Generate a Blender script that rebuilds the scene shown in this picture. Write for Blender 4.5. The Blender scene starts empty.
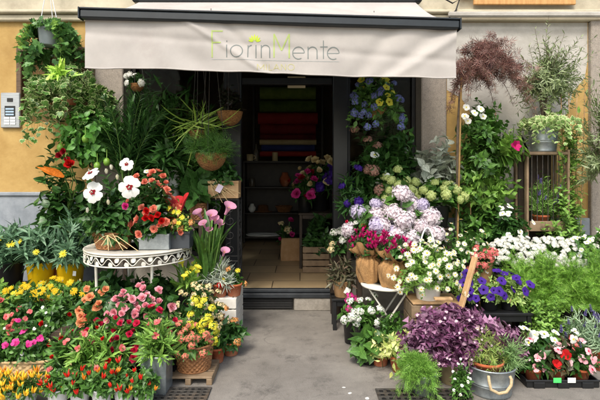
import bpy, bmesh, math, random
import numpy as np
from mathutils import Vector, Matrix, Quaternion
rng = np.random.default_rng(11)
random.seed(11)
SC = bpy.context.scene
COL = SC.collection
F_, HX, HY, EYE = 471.0, 300.0, 167.0, 1.55
def X(px, y): return (px - HX) * y / F_
def Z(py, y): return EYE - (py - HY) * y / F_
UP = np.array([0, 0, 1.0])

# ------------------------------------------------------------------ materials
def lin(h):
    h = h.lstrip('#'); o = []
    for i in (0, 2, 4):
        v = int(h[i:i+2], 16) / 255
        o.append(v / 12.92 if v <= .04045 else ((v + .055) / 1.055) ** 2.4)
    return (o[0], o[1], o[2], 1)
MATS = {}
def muted(c, k):
    l = .3 * c[0] + .6 * c[1] + .1 * c[2]; s = .98
    return (k * (l + (c[0] - l) * s) * 1.06, k * (l + (c[1] - l) * s) * .98, k * (l + (c[2] - l) * s), 1)
LEAFGAIN = 1.45
def newmat(name):
    m = bpy.data.materials.new(name); m.use_nodes = True
    nt = m.node_tree; nt.nodes.clear()
    out = nt.nodes.new('ShaderNodeOutputMaterial')
    return m, nt, out
def ramp(nt, cols, fac, const=False):
    r = nt.nodes.new('ShaderNodeValToRGB')
    el = r.color_ramp.elements
    n = len(cols)
    el[0].position = 0; el[0].color = cols[0]
    el[1].position = 1; el[1].color = cols[-1]
    for i in range(1, n - 1):
        e = el.new(i / (n - 1)); e.color = cols[i]
    nt.links.new(fac, r.inputs[0])
    return r.outputs[0]
def leafm(name, cols, rough=.42, trans=.25, spec=.45):
    """thin leaf or petal: colour varies from leaf to leaf, some light passes through"""
    if name in MATS: return MATS[name]
    m, nt, out = newmat(name)
    g = nt.nodes.new('ShaderNodeNewGeometry')
    k = LEAFGAIN if name.startswith('leaf_') else 1
    c = ramp(nt, [(muted(lin(x), k) if k != 1 else lin(x)) for x in cols], g.outputs['Random Per Island'])
    tc = nt.nodes.new('ShaderNodeTexCoord'); nz = nt.nodes.new('ShaderNodeTexNoise')
    nz.inputs['Scale'].default_value = 60; nt.links.new(tc.outputs['Object'], nz.inputs['Vector'])
    mr = nt.nodes.new('ShaderNodeMapRange'); mr.inputs[1].default_value = .3; mr.inputs[2].default_value = .7
    mr.inputs[3].default_value = .74; mr.inputs[4].default_value = 1.18
    nt.links.new(nz.outputs[0], mr.inputs[0])
    mx = nt.nodes.new('ShaderNodeVectorMath'); mx.operation = 'SCALE'
    nt.links.new(c, mx.inputs[0]); nt.links.new(mr.outputs[0], mx.inputs['Scale'])
    # pale midrib and side veins (leaves) or fine streaks (petals) along the blade
    at = nt.nodes.new('ShaderNodeAttribute'); at.attribute_name = 'blade'
    sp = nt.nodes.new('ShaderNodeSeparateXYZ'); nt.links.new(at.outputs['Vector'], sp.inputs[0])
    def mth(op, a, b=None):
        q = nt.nodes.new('ShaderNodeMath'); q.operation = op
        for i, v in enumerate((a, b)):
            if v is None: continue
            if isinstance(v, (int, float)): q.inputs[i].default_value = v
            else: nt.links.new(v, q.inputs[i])
        return q.outputs[0]
    ax = mth('ABSOLUTE', sp.outputs[0])
    if name.startswith('leaf_'):
        rib = nt.nodes.new('ShaderNodeMapRange'); rib.inputs[1].default_value = .008; rib.inputs[2].default_value = .03; rib.inputs[3].default_value = .55; rib.inputs[4].default_value = 0
        nt.links.new(ax, rib.inputs[0])
        vn = mth('MULTIPLY', mth('SINE', mth('MULTIPLY', mth('SUBTRACT', sp.outputs[1], mth('MULTIPLY', ax, .8)), 48)), .13)
        g_ = mth('ADD', mth('MULTIPLY', mth('ADD', rib.outputs[0], vn), sp.outputs[2]), 1)
    else:
        wv = mth('SINE', mth('MULTIPLY', mth('DIVIDE', sp.outputs[0], mth('ADD', sp.outputs[1], .25)), 46))
        g_ = mth('ADD', mth('MULTIPLY', mth('MULTIPLY', wv, .09), sp.outputs[2]), .98)
    m3 = nt.nodes.new('ShaderNodeVectorMath'); m3.operation = 'SCALE'
    nt.links.new(mx.outputs[0], m3.inputs[0]); nt.links.new(g_, m3.inputs['Scale']); mx = m3
    p = nt.nodes.new('ShaderNodeBsdfPrincipled')
    nt.links.new(mx.outputs[0], p.inputs['Base Color'])
    p.inputs['Roughness'].default_value = rough
    p.inputs['Specular IOR Level'].default_value = spec
    t = nt.nodes.new('ShaderNodeBsdfTranslucent'); nt.links.new(mx.outputs[0], t.inputs['Color'])
    s = nt.nodes.new('ShaderNodeMixShader'); s.inputs[0].default_value = trans
    nt.links.new(p.outputs[0], s.inputs[1]); nt.links.new(t.outputs[0], s.inputs[2])
    nt.links.new(s.outputs[0], out.inputs[0])
    MATS[name] = m
    return m
def solid(name, c1, c2=None, scale=8, rough=.6, metal=0, bump=0, bscale=None, detail=6, stretch=(1, 1, 1), spec=.5, dirt=None, lo=.35, hi=.65):
    """noise-mottled solid surface"""
    if name in MATS: return MATS[name]
    m, nt, out = newmat(name)
    p = nt.nodes.new('ShaderNodeBsdfPrincipled')
    p.inputs['Roughness'].default_value = rough; p.inputs['Metallic'].default_value = metal
    p.inputs['Specular IOR Level'].default_value = spec
    tc = nt.nodes.new('ShaderNodeTexCoord'); mp = nt.nodes.new('ShaderNodeMapping')
    mp.inputs['Scale'].default_value = stretch
    nt.links.new(tc.outputs['Object'], mp.inputs[0])
    nz = nt.nodes.new('ShaderNodeTexNoise'); nz.inputs['Scale'].default_value = scale; nz.inputs['Detail'].default_value = detail
    nz.inputs['Roughness'].default_value = .65
    nt.links.new(mp.outputs[0], nz.inputs['Vector'])
    mr = nt.nodes.new('ShaderNodeMapRange'); mr.inputs[1].default_value = lo; mr.inputs[2].default_value = hi
    nt.links.new(nz.outputs[0], mr.inputs[0])
    cols = [lin(c1), lin(c2 or c1)]
    c = ramp(nt, cols, mr.outputs[0])
    if dirt:
        n2 = nt.nodes.new('ShaderNodeTexNoise'); n2.inputs['Scale'].default_value = scale * .23; n2.inputs['Detail'].default_value = 9
        n2.inputs['Roughness'].default_value = .72
        nt.links.new(mp.outputs[0], n2.inputs['Vector'])
        m2 = nt.nodes.new('ShaderNodeMapRange'); m2.inputs[1].default_value = .5; m2.inputs[2].default_value = .68; m2.inputs[4].default_value = .75
        nt.links.new(n2.outputs[0], m2.inputs[0])
        mix = nt.nodes.new('ShaderNodeMix'); mix.data_type = 'RGBA'
        nt.links.new(m2.outputs[0], mix.inputs[0]); nt.links.new(c, mix.inputs[6]); mix.inputs[7].default_value = lin(dirt)
        c = mix.outputs[2]
    nt.links.new(c, p.inputs['Base Color'])
    if bump:
        n3 = nt.nodes.new('ShaderNodeTexNoise'); n3.inputs['Scale'].default_value = bscale or scale * 6; n3.inputs['Detail'].default_value = 5
        nt.links.new(mp.outputs[0], n3.inputs['Vector'])
        b = nt.nodes.new('ShaderNodeBump'); b.inputs['Strength'].default_value = bump; b.inputs['Distance'].default_value = .01
        nt.links.new(n3.outputs[0], b.inputs['Height']); nt.links.new(b.outputs[0], p.inputs['Normal'])
    nt.links.new(p.outputs[0], out.inputs[0])
    MATS[name] = m
    return m
def woodm(name, c1, c2, stretch=(2, 2, 30), rough=.65):
    return solid(name, c1, c2, scale=3, rough=rough, bump=.25, bscale=9, stretch=stretch, lo=.3, hi=.7)

# ------------------------------------------------------------------ mesh builder
class MB:
    def __init__(s): s.v = []; s.f = []; s.m = []; s.a = []; s.n = 0
    def tris(s, V, T, mat=0, att=None):
        V = np.asarray(V, float); T = np.asarray(T, np.int64)
        if len(T) == 0: return
        s.v.append(V); s.f.append(T + s.n); s.n += len(V)
        s.a.append(np.zeros((len(V), 3)) if att is None else att)
        s.m.append(np.full(len(T), mat) if np.isscalar(mat) else np.asarray(mat))
    def quads(s, V, Q, mat=0):
        Q = np.asarray(Q)
        T = np.concatenate([Q[:, [0, 1, 2]], Q[:, [0, 2, 3]]])
        s.tris(V, T, mat)
    def grid(s, V, nu, nv, closed_u=False, closed_v=False, mat=0):
        """V is (nu*nv,3), index i*nv+j"""
        Q = []
        for i in range(nu if closed_u else nu - 1):
            for j in range(nv if closed_v else nv - 1):
                a = i * nv + j; b = ((i + 1) % nu) * nv + j
                c = ((i + 1) % nu) * nv + (j + 1) % nv; d = i * nv + (j + 1) % nv
                Q.append((a, b, c, d))
        s.quads(V, Q, mat)
    def mesh(s, name, mats, smooth=True):
        me = bpy.data.meshes.new(name)
        if s.n == 0: return me
        V = np.concatenate(s.v); T = np.concatenate(s.f); M = np.concatenate(s.m)
        me.vertices.add(len(V)); me.vertices.foreach_set('co', V.astype(np.float32).ravel())
        me.loops.add(len(T) * 3); me.loops.foreach_set('vertex_index', T.astype(np.int32).ravel())
        me.polygons.add(len(T))
        me.polygons.foreach_set('loop_start', np.arange(0, len(T) * 3, 3, dtype=np.int32))
        me.polygons.foreach_set('loop_total', np.full(len(T), 3, dtype=np.int32))
        for m in mats: me.materials.append(m)
        me.polygons.foreach_set('material_index', M.astype(np.int32))
        me.polygons.foreach_set('use_smooth', np.full(len(T), smooth))
        A = np.concatenate(s.a)
        if A.any():
            at = me.attributes.new('blade', 'FLOAT_VECTOR', 'POINT'); at.data.foreach_set('vector', A.astype(np.float32).ravel())
        me.update(calc_edges=True); me.validate()
        return me
    def build(s, name, mats, parent=None, smooth=True, loc=(0, 0, 0)):
        if not isinstance(mats, (list, tuple)): mats = [mats]
        o = bpy.data.objects.new(name, s.mesh(name, mats, smooth)); COL.objects.link(o)
        o.parent = parent; o.location = loc
        return o
    # shapes
    def box(s, c, d, bev=.004, mat=0, rot=None):
        """chamfered box centre c, size d; rot a 3x3"""
        bm = bmesh.new(); bmesh.ops.create_cube(bm, size=1)
        for v in bm.verts: v.co = Vector((v.co.x * d[0], v.co.y * d[1], v.co.z * d[2]))
        if bev and min(d) > bev * 2.5:
            bmesh.ops.bevel(bm, geom=bm.edges[:], offset=bev, segments=1, affect='EDGES')
        bmesh.ops.triangulate(bm, faces=bm.faces[:])
        bm.verts.index_update()
        V = np.array([v.co[:] for v in bm.verts]); T = np.array([[v.index for v in f.verts] for f in bm.faces])
        bm.free()
        if rot is not None: V = V @ np.asarray(rot).T
        # split the faces so flat shading stays crisp under smooth normals
        s.tris((V + np.asarray(c))[T].reshape(-1, 3), np.arange(len(T) * 3).reshape(-1, 3), mat)
    def span(s, x0, x1, y0, y1, z0, z1, bev=.004, mat=0):
        s.box(((x0 + x1) / 2, (y0 + y1) / 2, (z0 + z1) / 2), (abs(x1 - x0), abs(y1 - y0), abs(z1 - z0)), bev, mat)
    def bar(s, a, b, w, t, mat=0, roll=0, bev=.003):
        """square bar from a to b"""
        a = Vector(a); b = Vector(b); d = (b - a); L = d.length
        q = d.to_track_quat('Z', 'Y') @ Quaternion((0, 0, 1), roll)
        s.box((a + b) / 2, (w, t, L), bev, mat, np.array(q.to_matrix()))
    def tube(s, pts, r, seg=8, mat=0, cap=True, closed=False):
        P = np.asarray(pts, float); n = len(P)
        R = np.full(n, r) if np.isscalar(r) else np.asarray(r)
        T = np.gradient(P, axis=0) if not closed else np.roll(P, -1, 0) - np.roll(P, 1, 0)
        T /= np.linalg.norm(T, axis=1)[:, None] + 1e-9
        u = np.cross(T[0], [0.3, .2, 1.0]);
        if np.linalg.norm(u) < .1: u = np.cross(T[0], [1.0, 0, 0])
        a = np.arange(seg) / seg * 2 * math.pi; V = []
        for i in range(n):
            u = u - T[i] * np.dot(u, T[i]); u /= np.linalg.norm(u) + 1e-9
            v = np.cross(T[i], u)
            V.append(P[i] + R[i] * (np.cos(a)[:, None] * u + np.sin(a)[:, None] * v))
        s.grid(np.concatenate(V), n, seg, closed_u=closed, closed_v=True, mat=mat)
        if cap and not closed:
            for i, o in ((0, 1), (n - 1, -1)):
                Vc = np.concatenate([V[i], [P[i]]]); Tq = [(seg, (j + (o > 0)) % seg, (j + (o < 0)) % seg) for j in range(seg)]
                s.tris(Vc, Tq, mat)
    def lathe(s, prof, seg=32, mat=0, c=(0, 0, 0), rf=None, sx=1, sy=1):
        prof = np.asarray(prof, float); n = len(prof)
        a = np.arange(seg) / seg * 2 * math.pi; V = np.zeros((n, seg, 3))
        for i, (r, z) in enumerate(prof):
            rr = r * np.ones(seg) if rf is None else rf(r, z, a)
            V[i, :, 0] = rr * np.cos(a) * sx; V[i, :, 1] = rr * np.sin(a) * sy; V[i, :, 2] = z
        s.grid(V.reshape(-1, 3) + np.asarray(c), n, seg, closed_v=True, mat=mat)
    def disc(s, r, z, seg=24, mat=0, c=(0, 0), sy=1):
        a = np.arange(seg) / seg * 2 * math.pi
        V = np.concatenate([np.stack([c[0] + r * np.cos(a), c[1] + r * sy * np.sin(a), np.full(seg, z)], 1), [[c[0], c[1], z + .004]]])
        s.tris(V, [(seg, i, (i + 1) % seg) for i in range(seg)], mat)
    def scatter(s, tpl, P, D, N, S):
        TV, TT, TM = tpl
        D = D / (np.linalg.norm(D, axis=1)[:, None] + 1e-9)
        N = N - D * np.sum(N * D, 1)[:, None]; N /= np.linalg.norm(N, axis=1)[:, None] + 1e-9
        U = np.cross(D, N)
        S = np.asarray(S).reshape(-1, 1, 1)
        V = P[:, None, :] + S * (TV[None, :, 0:1] * U[:, None, :] + TV[None, :, 1:2] * D[:, None, :] + TV[None, :, 2:3] * N[:, None, :])
        n, k = len(P), len(TV)
        T = (TT[None] + (np.arange(n) * k)[:, None, None]).reshape(-1, 3)
        att = np.tile(np.stack([TV[:, 0], TV[:, 1], np.ones(k)], 1), (n, 1))
        s.tris(V.reshape(-1, 3), T, np.tile(TM, n), att)

# ------------------------------------------------------------------ leaf templates
def strip(ws, curl=.2, fold=.15, L=1., mats=None, arch=0):
    n = len(ws); V = []; T = []; M = []
    for i, w in enumerate(ws):
        t = i / (n - 1); z = -curl * t * t + arch * math.sin(math.pi * t)
        V += [(-w, L * t, z + fold * w), (0, L * t, z), (w, L * t, z + fold * w)]
    for i in range(n - 1):
        a = 3 * i
        for k in (0, 1):
            T += [(a + k, a + k + 1, a + k + 4), (a + k, a + k + 4, a + k + 3)]; M += [0, 0]
    return (np.array(V), np.array(T), np.array(M))
def fan(out, zc=0, zo=None, rim=None):
    """outline polygon fanned round (0,.42); rim=k adds a second-material margin"""
    O = np.array(out); n = len(O); c = np.array([0, .42])
    V = [(0, .42, zc)]; T = []; M = []
    inn = c + (O - c) * (rim or 1)
    for p in inn: V.append((p[0], p[1], -.10 * p[0] ** 2 - .12 * p[1] ** 2))
    for i in range(n): T.append((0, 1 + i, 1 + (i + 1) % n)); M.append(0)
    if rim:
        for p in O: V.append((p[0], p[1], -.2 * p[0] ** 2 - .15 * p[1] ** 2))
        for i in range(n):
            j = (i + 1) % n
            T += [(1 + i, 1 + n + i, 1 + n + j), (1 + i, 1 + n + j, 1 + j)]; M += [1, 1]
    return (np.array(V, float), np.array(T), np.array(M))
def fingers(angs, lens, w, root=(0, 0), droop=.25):
    V = []; T = []; M = []
    for a, l in zip(angs, lens):
        d = np.array([math.sin(a), math.cos(a)]); q = np.array([d[1], -d[0]]); b = len(V)
        o = np.array(root)
        for p, z in ((o, 0), (o + d * l * .45 - q * w * l, -droop * .2 * l), (o + d * l * .45 + q * w * l, -droop * .2 * l), (o + d * l, -droop * l)):
            V.append((p[0], p[1], z))
        T += [(b, b + 2, b + 1), (b + 1, b + 2, b + 3)]; M += [0, 0]
    return (np.array(V), np.array(T), np.array(M))
IVY = [(0, 0), (.28, -.08), (.5, .18), (.34, .34), (.46, .62), (.2, .62), (0, 1), (-.2, .62), (-.46, .62), (-.34, .34), (-.5, .18), (-.28, -.08)]
def feather(pairs=6, w=.012):
    V = []; T = []; M = []
    def blade(p, d, l, ww, z0, z1):
        q = np.array([d[1], -d[0]]); b = len(V)
        V.extend([(p[0] - q[0] * ww, p[1] - q[1] * ww, z0), (p[0] + q[0] * ww, p[1] + q[1] * ww, z0), (p[0] + d[0] * l, p[1] + d[1] * l, z1)])
        T.append((b, b + 1, b + 2)); M.append(0)
    blade((0, 0), (0, 1), 1, w * 1.4, 0, -.15)
    for k in range(pairs):
        t = .22 + .7 * k / pairs; l = .42 * (1 - .65 * t)
        for s in (-1, 1):
            d = np.array([s * .75, .66]); p = (0, t)
            blade(p, d, l, w, -.15 * t * t, -.15 * t * t + .10 * ((k % 3) - 1))
            blade((p[0] + d[0] * l * .4, p[1] + d[1] * l * .4), np.array([s * .2, .98]), l * .6, w, -.12 * t * t, -.05)
    return (np.array(V), np.array(T), np.array(M))
LT = {
 'ovate': strip([.02, .2, .27, .21, .09, .004], .22, .25),
 'broad': strip([.04, .27, .36, .32, .17, .005], .25, .25),
 'lance': strip([.012, .085, .11, .07, .004], .2, .3),
 'thin': strip([.02, .05, .045, .004], .15, .2),
 'needle': strip([.035, .04, .005], .1, .2),
 'small': strip([.05, .24, .2, .01], .2, .2),
 'strap': strip([.04, .06, .065, .062, .055, .045, .03, .003], .55, .35),
 'blade': strip([.02, .024, .024, .02, .014, .002], .35, .3),
 'sword': strip([.05, .085, .1, .095, .085, .06, .035, .003], .3, .5),
 'ivy': fan(IVY), 'ivyvar': fan(IVY, rim=.84),
 'maple': fingers([-1.9, -1.2, -.6, 0, .6, 1.2, 1.9], [.5, .75, .92, 1.05, .92, .75, .5], .055, droop=.3),
 'feather': feather(), 'feather_s': feather(4, .02),
 'oxalis': None,
}
def oxalis_tpl():
    V = []; T = []; M = []
    for a in (0, 2.094, -2.094):
        d = np.array([math.sin(a), math.cos(a)]); q = np.array([d[1], -d[0]]); b = len(V)
        for p, z in ((d * .02, 0), (d * .60 - q * .50, -.03), (d * .58, .03), (d * .60 + q * .50, -.03)):
            V.append((p[0], p[1], z))
        T += [(b, b + 2, b + 1), (b, b + 3, b + 2)]; M += [0, 1 if a else 0]
    return (np.array(V), np.array(T), np.array([0] * 6))
LT['oxalis'] = oxalis_tpl()

# ------------------------------------------------------------------ growing
def nrm(a): return a / (np.linalg.norm(a, axis=-1, keepdims=True) + 1e-9)
def bez(P0, P1, P2, t):
    t = np.asarray(t)[None, :, None]
    A, B, C = P0[:, None], P1[:, None], P2[:, None]
    return (1 - t) ** 2 * A + 2 * t * (1 - t) * B + t * t * C, 2 * (1 - t) * (B - A) + 2 * t * (C - B)
def dome_tips(n, rx, ry, h, low=0., fill=.55, lumps=6, lump=.3, flat=.0):
    """uneven dome of tip points above the origin"""
    d = nrm(rng.normal(size=(n * 4, 3))); d = d[d[:, 2] > low][:n]
    L = nrm(rng.normal(size=(lumps, 3)) + [0, 0, .4])
    k = 1 - lump * .5 + lump * np.max(np.clip(d @ L.T, 0, 1) ** 6, 1)
    r = (fill + (1 - fill) * rng.random(len(d)) ** .6) * k
    return d * r[:, None] * [rx, ry, h]
def stems_tube(mb, P0, P1, P2, r, mat, seg=3, rings=5):
    pts, _ = bez(P0, P1, P2, np.linspace(0, 1, rings)); n = len(P0)
    a = np.arange(seg) / seg * 2 * math.pi
    off = np.stack([np.cos(a), np.sin(a), np.zeros(seg)], 1)
    rr = np.linspace(1, .5, rings)[None, :, None, None] * r
    V = pts[:, :, None, :] + off[None, None] * rr
    k = rings * seg; Q = []
    for i in range(rings - 1):
        for j in range(seg):
            Q.append((i * seg + j, i * seg + (j + 1) % seg, (i + 1) * seg + (j + 1) % seg, (i + 1) * seg + j))
    Q = np.array(Q)
    Q = (Q[None] + (np.arange(n) * k)[:, None, None]).reshape(-1, 4)
    mb.quads(V.reshape(-1, 3), Q, mat)
def leaves(mb, tpl, P0, P1, P2, per, size, t0=.2, t1=1., ang=.9, droop=.1, upn=.5, jit=.3, taper=.25, whorl=2.4):
    n = len(P0)
    ts = t0 + (t1 - t0) * (np.arange(per) + .5) / per
    P, T = bez(P0, P1, P2, ts)
    T = nrm(T.reshape(-1, 3)); P = P.reshape(-1, 3)
    i = np.tile(np.arange(per), n); st = np.repeat(rng.random(n) * 6.28, per)
    az = st + i * whorl + rng.normal(size=n * per) * .3
    u = nrm(np.cross(T, np.array([.31, .17, .94]) + 1e-3)); v = np.cross(T, u)
    perp = np.cos(az)[:, None] * u + np.sin(az)[:, None] * v
    A = ang * (1 + jit * rng.normal(size=len(P)))[:, None]
    D = T * np.cos(A) + perp * np.sin(A) + rng.normal(size=P.shape) * jit * .4
    D[:, 2] -= droop
    N = T * np.sin(A) - perp * np.cos(A) + UP * upn + rng.normal(size=P.shape) * jit * .5
    tt = np.tile(np.linspace(1, 1 - taper, per), n)
    S = size * (1 + .22 * rng.normal(size=len(P))).clip(.5, 1.5) * tt
    mb.scatter(tpl, P, D, N, S)

# ------------------------------------------------------------------ things and parts
def thing(name, label, cat, loc=(0, 0, 0), group=None, rz=0):
    o = bpy.data.objects.new(name, None); COL.objects.link(o)
    o.empty_display_size = .05
    o.location = loc; o.rotation_euler = (0, 0, rz); o['label'] = label; o['category'] = cat
    if group: o['group'] = group
    return o
def place(mesh, name, parent, loc, face, size, spin=None, label=None):
    o = bpy.data.objects.new(name, mesh); COL.objects.link(o); o.parent = parent
    q = Vector(face).to_track_quat('Z', 'Y') @ Quaternion((0, 0, 1), random.random() * 6.28 if spin is None else spin)
    o.location = loc; o.rotation_euler = q.to_euler(); o.scale = (size, size, size)
    if label: o['label'] = label
    return o
# ------------------------------------------------------------------ flower meshes (unit radius, facing +Z)
FM = {}
def ring(mb, tpl, n, r0, ln, tilt, mat=0, ph=0, z0=0, jit=.06, wob=.08):
    a = ph + np.arange(n) / n * 2 * math.pi + rng.normal(size=n) * jit
    t = tilt + rng.normal(size=n) * wob
    D = np.stack([np.cos(a) * np.cos(t), np.sin(a) * np.cos(t), np.sin(t)], 1)
    N = np.stack([-np.cos(a) * np.sin(t), -np.sin(a) * np.sin(t), np.cos(t)], 1)
    P = np.stack([r0 * np.cos(a), r0 * np.sin(a), np.full(n, z0)], 1)
    tp = (tpl[0], tpl[1], tpl[2] + mat)
    mb.scatter(tp, P, D, N, ln * (1 + rng.normal(size=n) * .06))
def bead(mb, r, z=0, mat=0, sq=.6, seg=10):
    mb.lathe([(r * math.cos(t), z + r * sq * math.sin(t)) for t in np.linspace(-.2, 1.57, 5)], seg, mat)
PT = {'ray': strip([.05, .12, .15, .13, .03], .12, -.1), 'wide': strip([.1, .3, .47, .5, .36, .1], .12, -.12),
      'rose': strip([.12, .36, .5, .5, .34, .08], -.15, .25), 'pet4': strip([.06, .3, .4, .3, .04], .1, -.05),
      'tri': strip([.06, .34, .5, .5, .28], .18, -.1), 'up': strip([.1, .22, .28, .2, .03], -.2, .25),
      'hib': strip([.12, .28, .42, .52, .5, .26], .42, -.3)}
def fmesh(key, fn, mats):
    if key not in FM:
        mb = MB(); fn(mb); FM[key] = mb.mesh(key, mats)
    return FM[key]
def daisy(key, petal, centre, n=13, two=False):
    def f(mb):
        ring(mb, PT['ray'], n, .15, .85, .12)
        if two: ring(mb, PT['ray'], n, .12, .7, .3, ph=.2)
        bead(mb, .26, .03, 1, .5)
    return [fmesh(key + str(i), f, [petal, centre]) for i in range(3)]
def rosette(key, petal, layers=((8, 1.0, .05), (8, .86, .35), (7, .68, .7), (6, .48, 1.05), (3, .3, 1.3))):
    def f(mb):
        op = rng.random()
        for k, (n, l, t) in enumerate(layers): ring(mb, PT['rose'], n, .05, l * (1 - .25 * op * (k < 2)), t + (1.25 - t) * .5 * op, ph=k * .5, z0=.03 * k, jit=.2, wob=.22)
    return [fmesh(key + str(i), f, [petal]) for i in range(7)]
def five(key, petal, eye, tilt=.1, tpl='tri', n=5):
    def f(mb):
        ring(mb, PT[tpl], n, .04, .95, tilt + .5 * rng.random() ** 2, jit=.14, wob=.16)
        ring(mb, PT['pet4'], n, .0, .3, tilt + .08, mat=1, z0=.03)
    return [fmesh(key + str(i), f, [petal, eye]) for i in range(3)]
def cluster(key, petal, eye, n=16, r=.36, np_=4, cap=.15, sq=.7, core=None, tpl='pet4'):
    """dome of small florets"""
    def f(mb):
        for i in range(n):
            z = 1 - (1 - cap) * (i + .5) / n; a = i * 2.39996 + rng.normal() * .25
            z += rng.normal() * .04; z = min(1, z)
            s = math.sqrt(max(0, 1 - z * z)); d = np.array([s * math.cos(a), s * math.sin(a), z])
            t = np.cross(d, [0, 0, 1.0]) if abs(d[2]) < .97 else np.array([1.0, 0, 0]); t /= np.linalg.norm(t); b = np.cross(d, t)
            c = d * (.92 + rng.normal() * .05) * [1, 1, sq]
            k = np.arange(np_) / np_ * 6.283 + rng.random() * 6
            dd = nrm(d + rng.normal(size=3) * .22)
            t = nrm(np.cross(dd, b)); b = np.cross(dd, t)
            D = np.cos(k)[:, None] * t + np.sin(k)[:, None] * b + dd * .12
            mb.scatter(PT[tpl], np.tile(c, (np_, 1)), D, np.tile(dd, (np_, 1)), r * (1 + rng.normal(size=np_) * .1))
            mb.scatter((PT['pet4'][0], PT['pet4'][1], PT['pet4'][2] + 1), np.tile(c + dd * .02, (2, 1)), np.array([t, -t]) * .7, np.tile(dd, (2, 1)), np.full(2, r * .2))
        mb.lathe([(.8 * math.cos(t), .8 * sq * math.sin(t)) for t in np.linspace(-.3, 1.57, 5)], 12, 2)
    return [fmesh(key + str(i), f, [petal, eye, core or petal]) for i in range(3)]
def chili(key, mat, stemm):
    def f(mb):
        for k in range(4):
            a = k * 1.6 + rng.random(); lean = .15 + .45 * rng.random(); l = .75 + rng.random() * .5
            t = np.linspace(0, 1, 7); b = rng.normal() * .15
            P = np.stack([np.cos(a) * lean * t * l + b * t * t * .4 + .12 * math.cos(a), np.sin(a) * lean * t * l + .12 * math.sin(a), t * l], 1)
            mb.tube(P, .15 * np.array([.75, 1, 1, .9, .7, .4, .06]), 7, 0)
            mb.tube([(P[0][0] * .2, P[0][1] * .2, -.3), tuple(P[0]), tuple(P[0] + [0, 0, .06])], [.04, .05, .12], 5, 1)
    return [fmesh(key + str(i), f, [mat, stemm]) for i in range(4)]
def calla(key, petal, throat, spadix):
    def f(mb):
        nu, nv = 14, 8; V = []
        for i in range(nu):
            u = (i / (nu - 1) - .5) * 2 * math.pi * 1.06
            for j in range(nv):
                v = j / (nv - 1); lip = math.cos(u / 2) ** 4
                r = .11 + .42 * v ** 2.2 * (1 + .45 * lip) + .015 * i / nu
                z = v * 1.15 + .25 * v * lip - .45 * max(0, v - .6) * (1 + lip)
                V.append((r * math.cos(u), r * math.sin(u), z))
        mb.grid(V, nu, nv, mat=0)
        mb.tube([(0, 0, .1), (0.02, 0, .45), (.03, 0, .8)], [.05, .06, .03], 6, 1)
    return [fmesh(key + str(i), f, [petal, spadix]) for i in range(2)]
def cyclamen(key, petal):
    def f(mb):
        ring(mb, PT['up'], 5, .1, 1.0, .95, jit=.4, wob=.4); bead(mb, .16, -.05, 0, -.9)
    return [fmesh(key + str(i), f, [petal]) for i in range(3)]
def petunia(key, petal, eye):
    def f(mb):
        seg = 20; a = np.arange(seg) / seg * 6.283; V = []
        for r, z, m in ((.06, -.75, 0), (.1, -.35, 0), (.22, -.1, 0), (.55, .06, 0), (.95, .02, 1)):
            rr = r * (1 + .09 * m * np.cos(5 * a)); zz = z + .07 * np.cos(10 * a) * (r > .5) + rng.normal() * .01
            V.append(np.stack([rr * np.cos(a), rr * np.sin(a), zz], 1))
        mb.grid(np.concatenate(V[2:]), 3, seg, closed_v=True, mat=0); mb.grid(np.concatenate(V[:3]), 3, seg, closed_v=True, mat=1)
    return [fmesh(key + str(i), f, [petal, eye]) for i in range(2)]
def hibiscus(key, petal, eye, stam):
    def f(mb):
        ring(mb, PT['hib'], 5, .05, .98, .36, jit=.09, wob=.12); ring(mb, PT['pet4'], 5, .0, .36, .42, mat=1, z0=.035)
        P = np.array([(0, 0, 0), (.05, .02, .3), (.1, .05, .62)]); mb.tube(P, [.045, .04, .03], 6, 2)
        for k in range(14):
            q = P[2] * (.6 + .4 * rng.random()) + rng.normal(size=3) * .05; mb.tube([q, q + rng.normal(size=3) * .03], .025, 5, 2)
    return [fmesh(key + str(i), f, [petal, eye, stam]) for i in range(2)]
def spike(key, petal, stemm, n=26):
    def f(mb):
        mb.tube([(0, 0, -1), (.02, 0, 0), (0, .03, 1)], .025, 4, 1)
        for i in range(n):
            z = (i / n) ** .9; a = i * 2.4; d = np.array([math.cos(a), math.sin(a), .7])
            mb.scatter(PT['pet4'], np.array([[.02 * d[0], .02 * d[1], z]] * 2), np.array([d, d + rng.normal(size=3) * .4]), np.array([[0, 0, 1.], [0, .4, 1.]]), np.array([.26, .22]) * (1 - .5 * z))
    return [fmesh(key + str(i), f, [petal, stemm]) for i in range(2)]
def tulip_bud(key, petal):
    def f(mb): ring(mb, PT['up'], 5, .18, 1.0, 1.35, jit=.1); ring(mb, PT['up'], 3, .1, .9, 1.4, ph=.4)
    return [fmesh(key + str(i), f, [petal]) for i in range(2)]

# colours ------------------------------------------------------------
G_MID = leafm('leaf_mid_green', ['#2c4a1d', '#3c6427', '#4f7a30', '#375a26'])
G_DARK = leafm('leaf_dark_green', ['#213f1a', '#2e5222', '#3c662c', '#284a20'], rough=.38)
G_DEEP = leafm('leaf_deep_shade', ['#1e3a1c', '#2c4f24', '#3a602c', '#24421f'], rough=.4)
G_LIGHT = leafm('leaf_light_green', ['#486f2a', '#618a38', '#749a44', '#527630'])
G_LIME = leafm('leaf_lime', ['#6f9c2e', '#8bb63e', '#a3c652', '#5f8a2c'], trans=.35)
G_DILL = leafm('leaf_feathery', ['#4b7528', '#5f8d32', '#76a03e', '#88ae4c'], trans=.4)
G_GREY = leafm('leaf_grey_green', ['#5f7a5c', '#7d9678', '#8fa688', '#4f6b4a'])
G_SILV = leafm('leaf_silver', ['#8a968a', '#9eaa9a', '#94a090', '#7c8a7a'], rough=.7)
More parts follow.
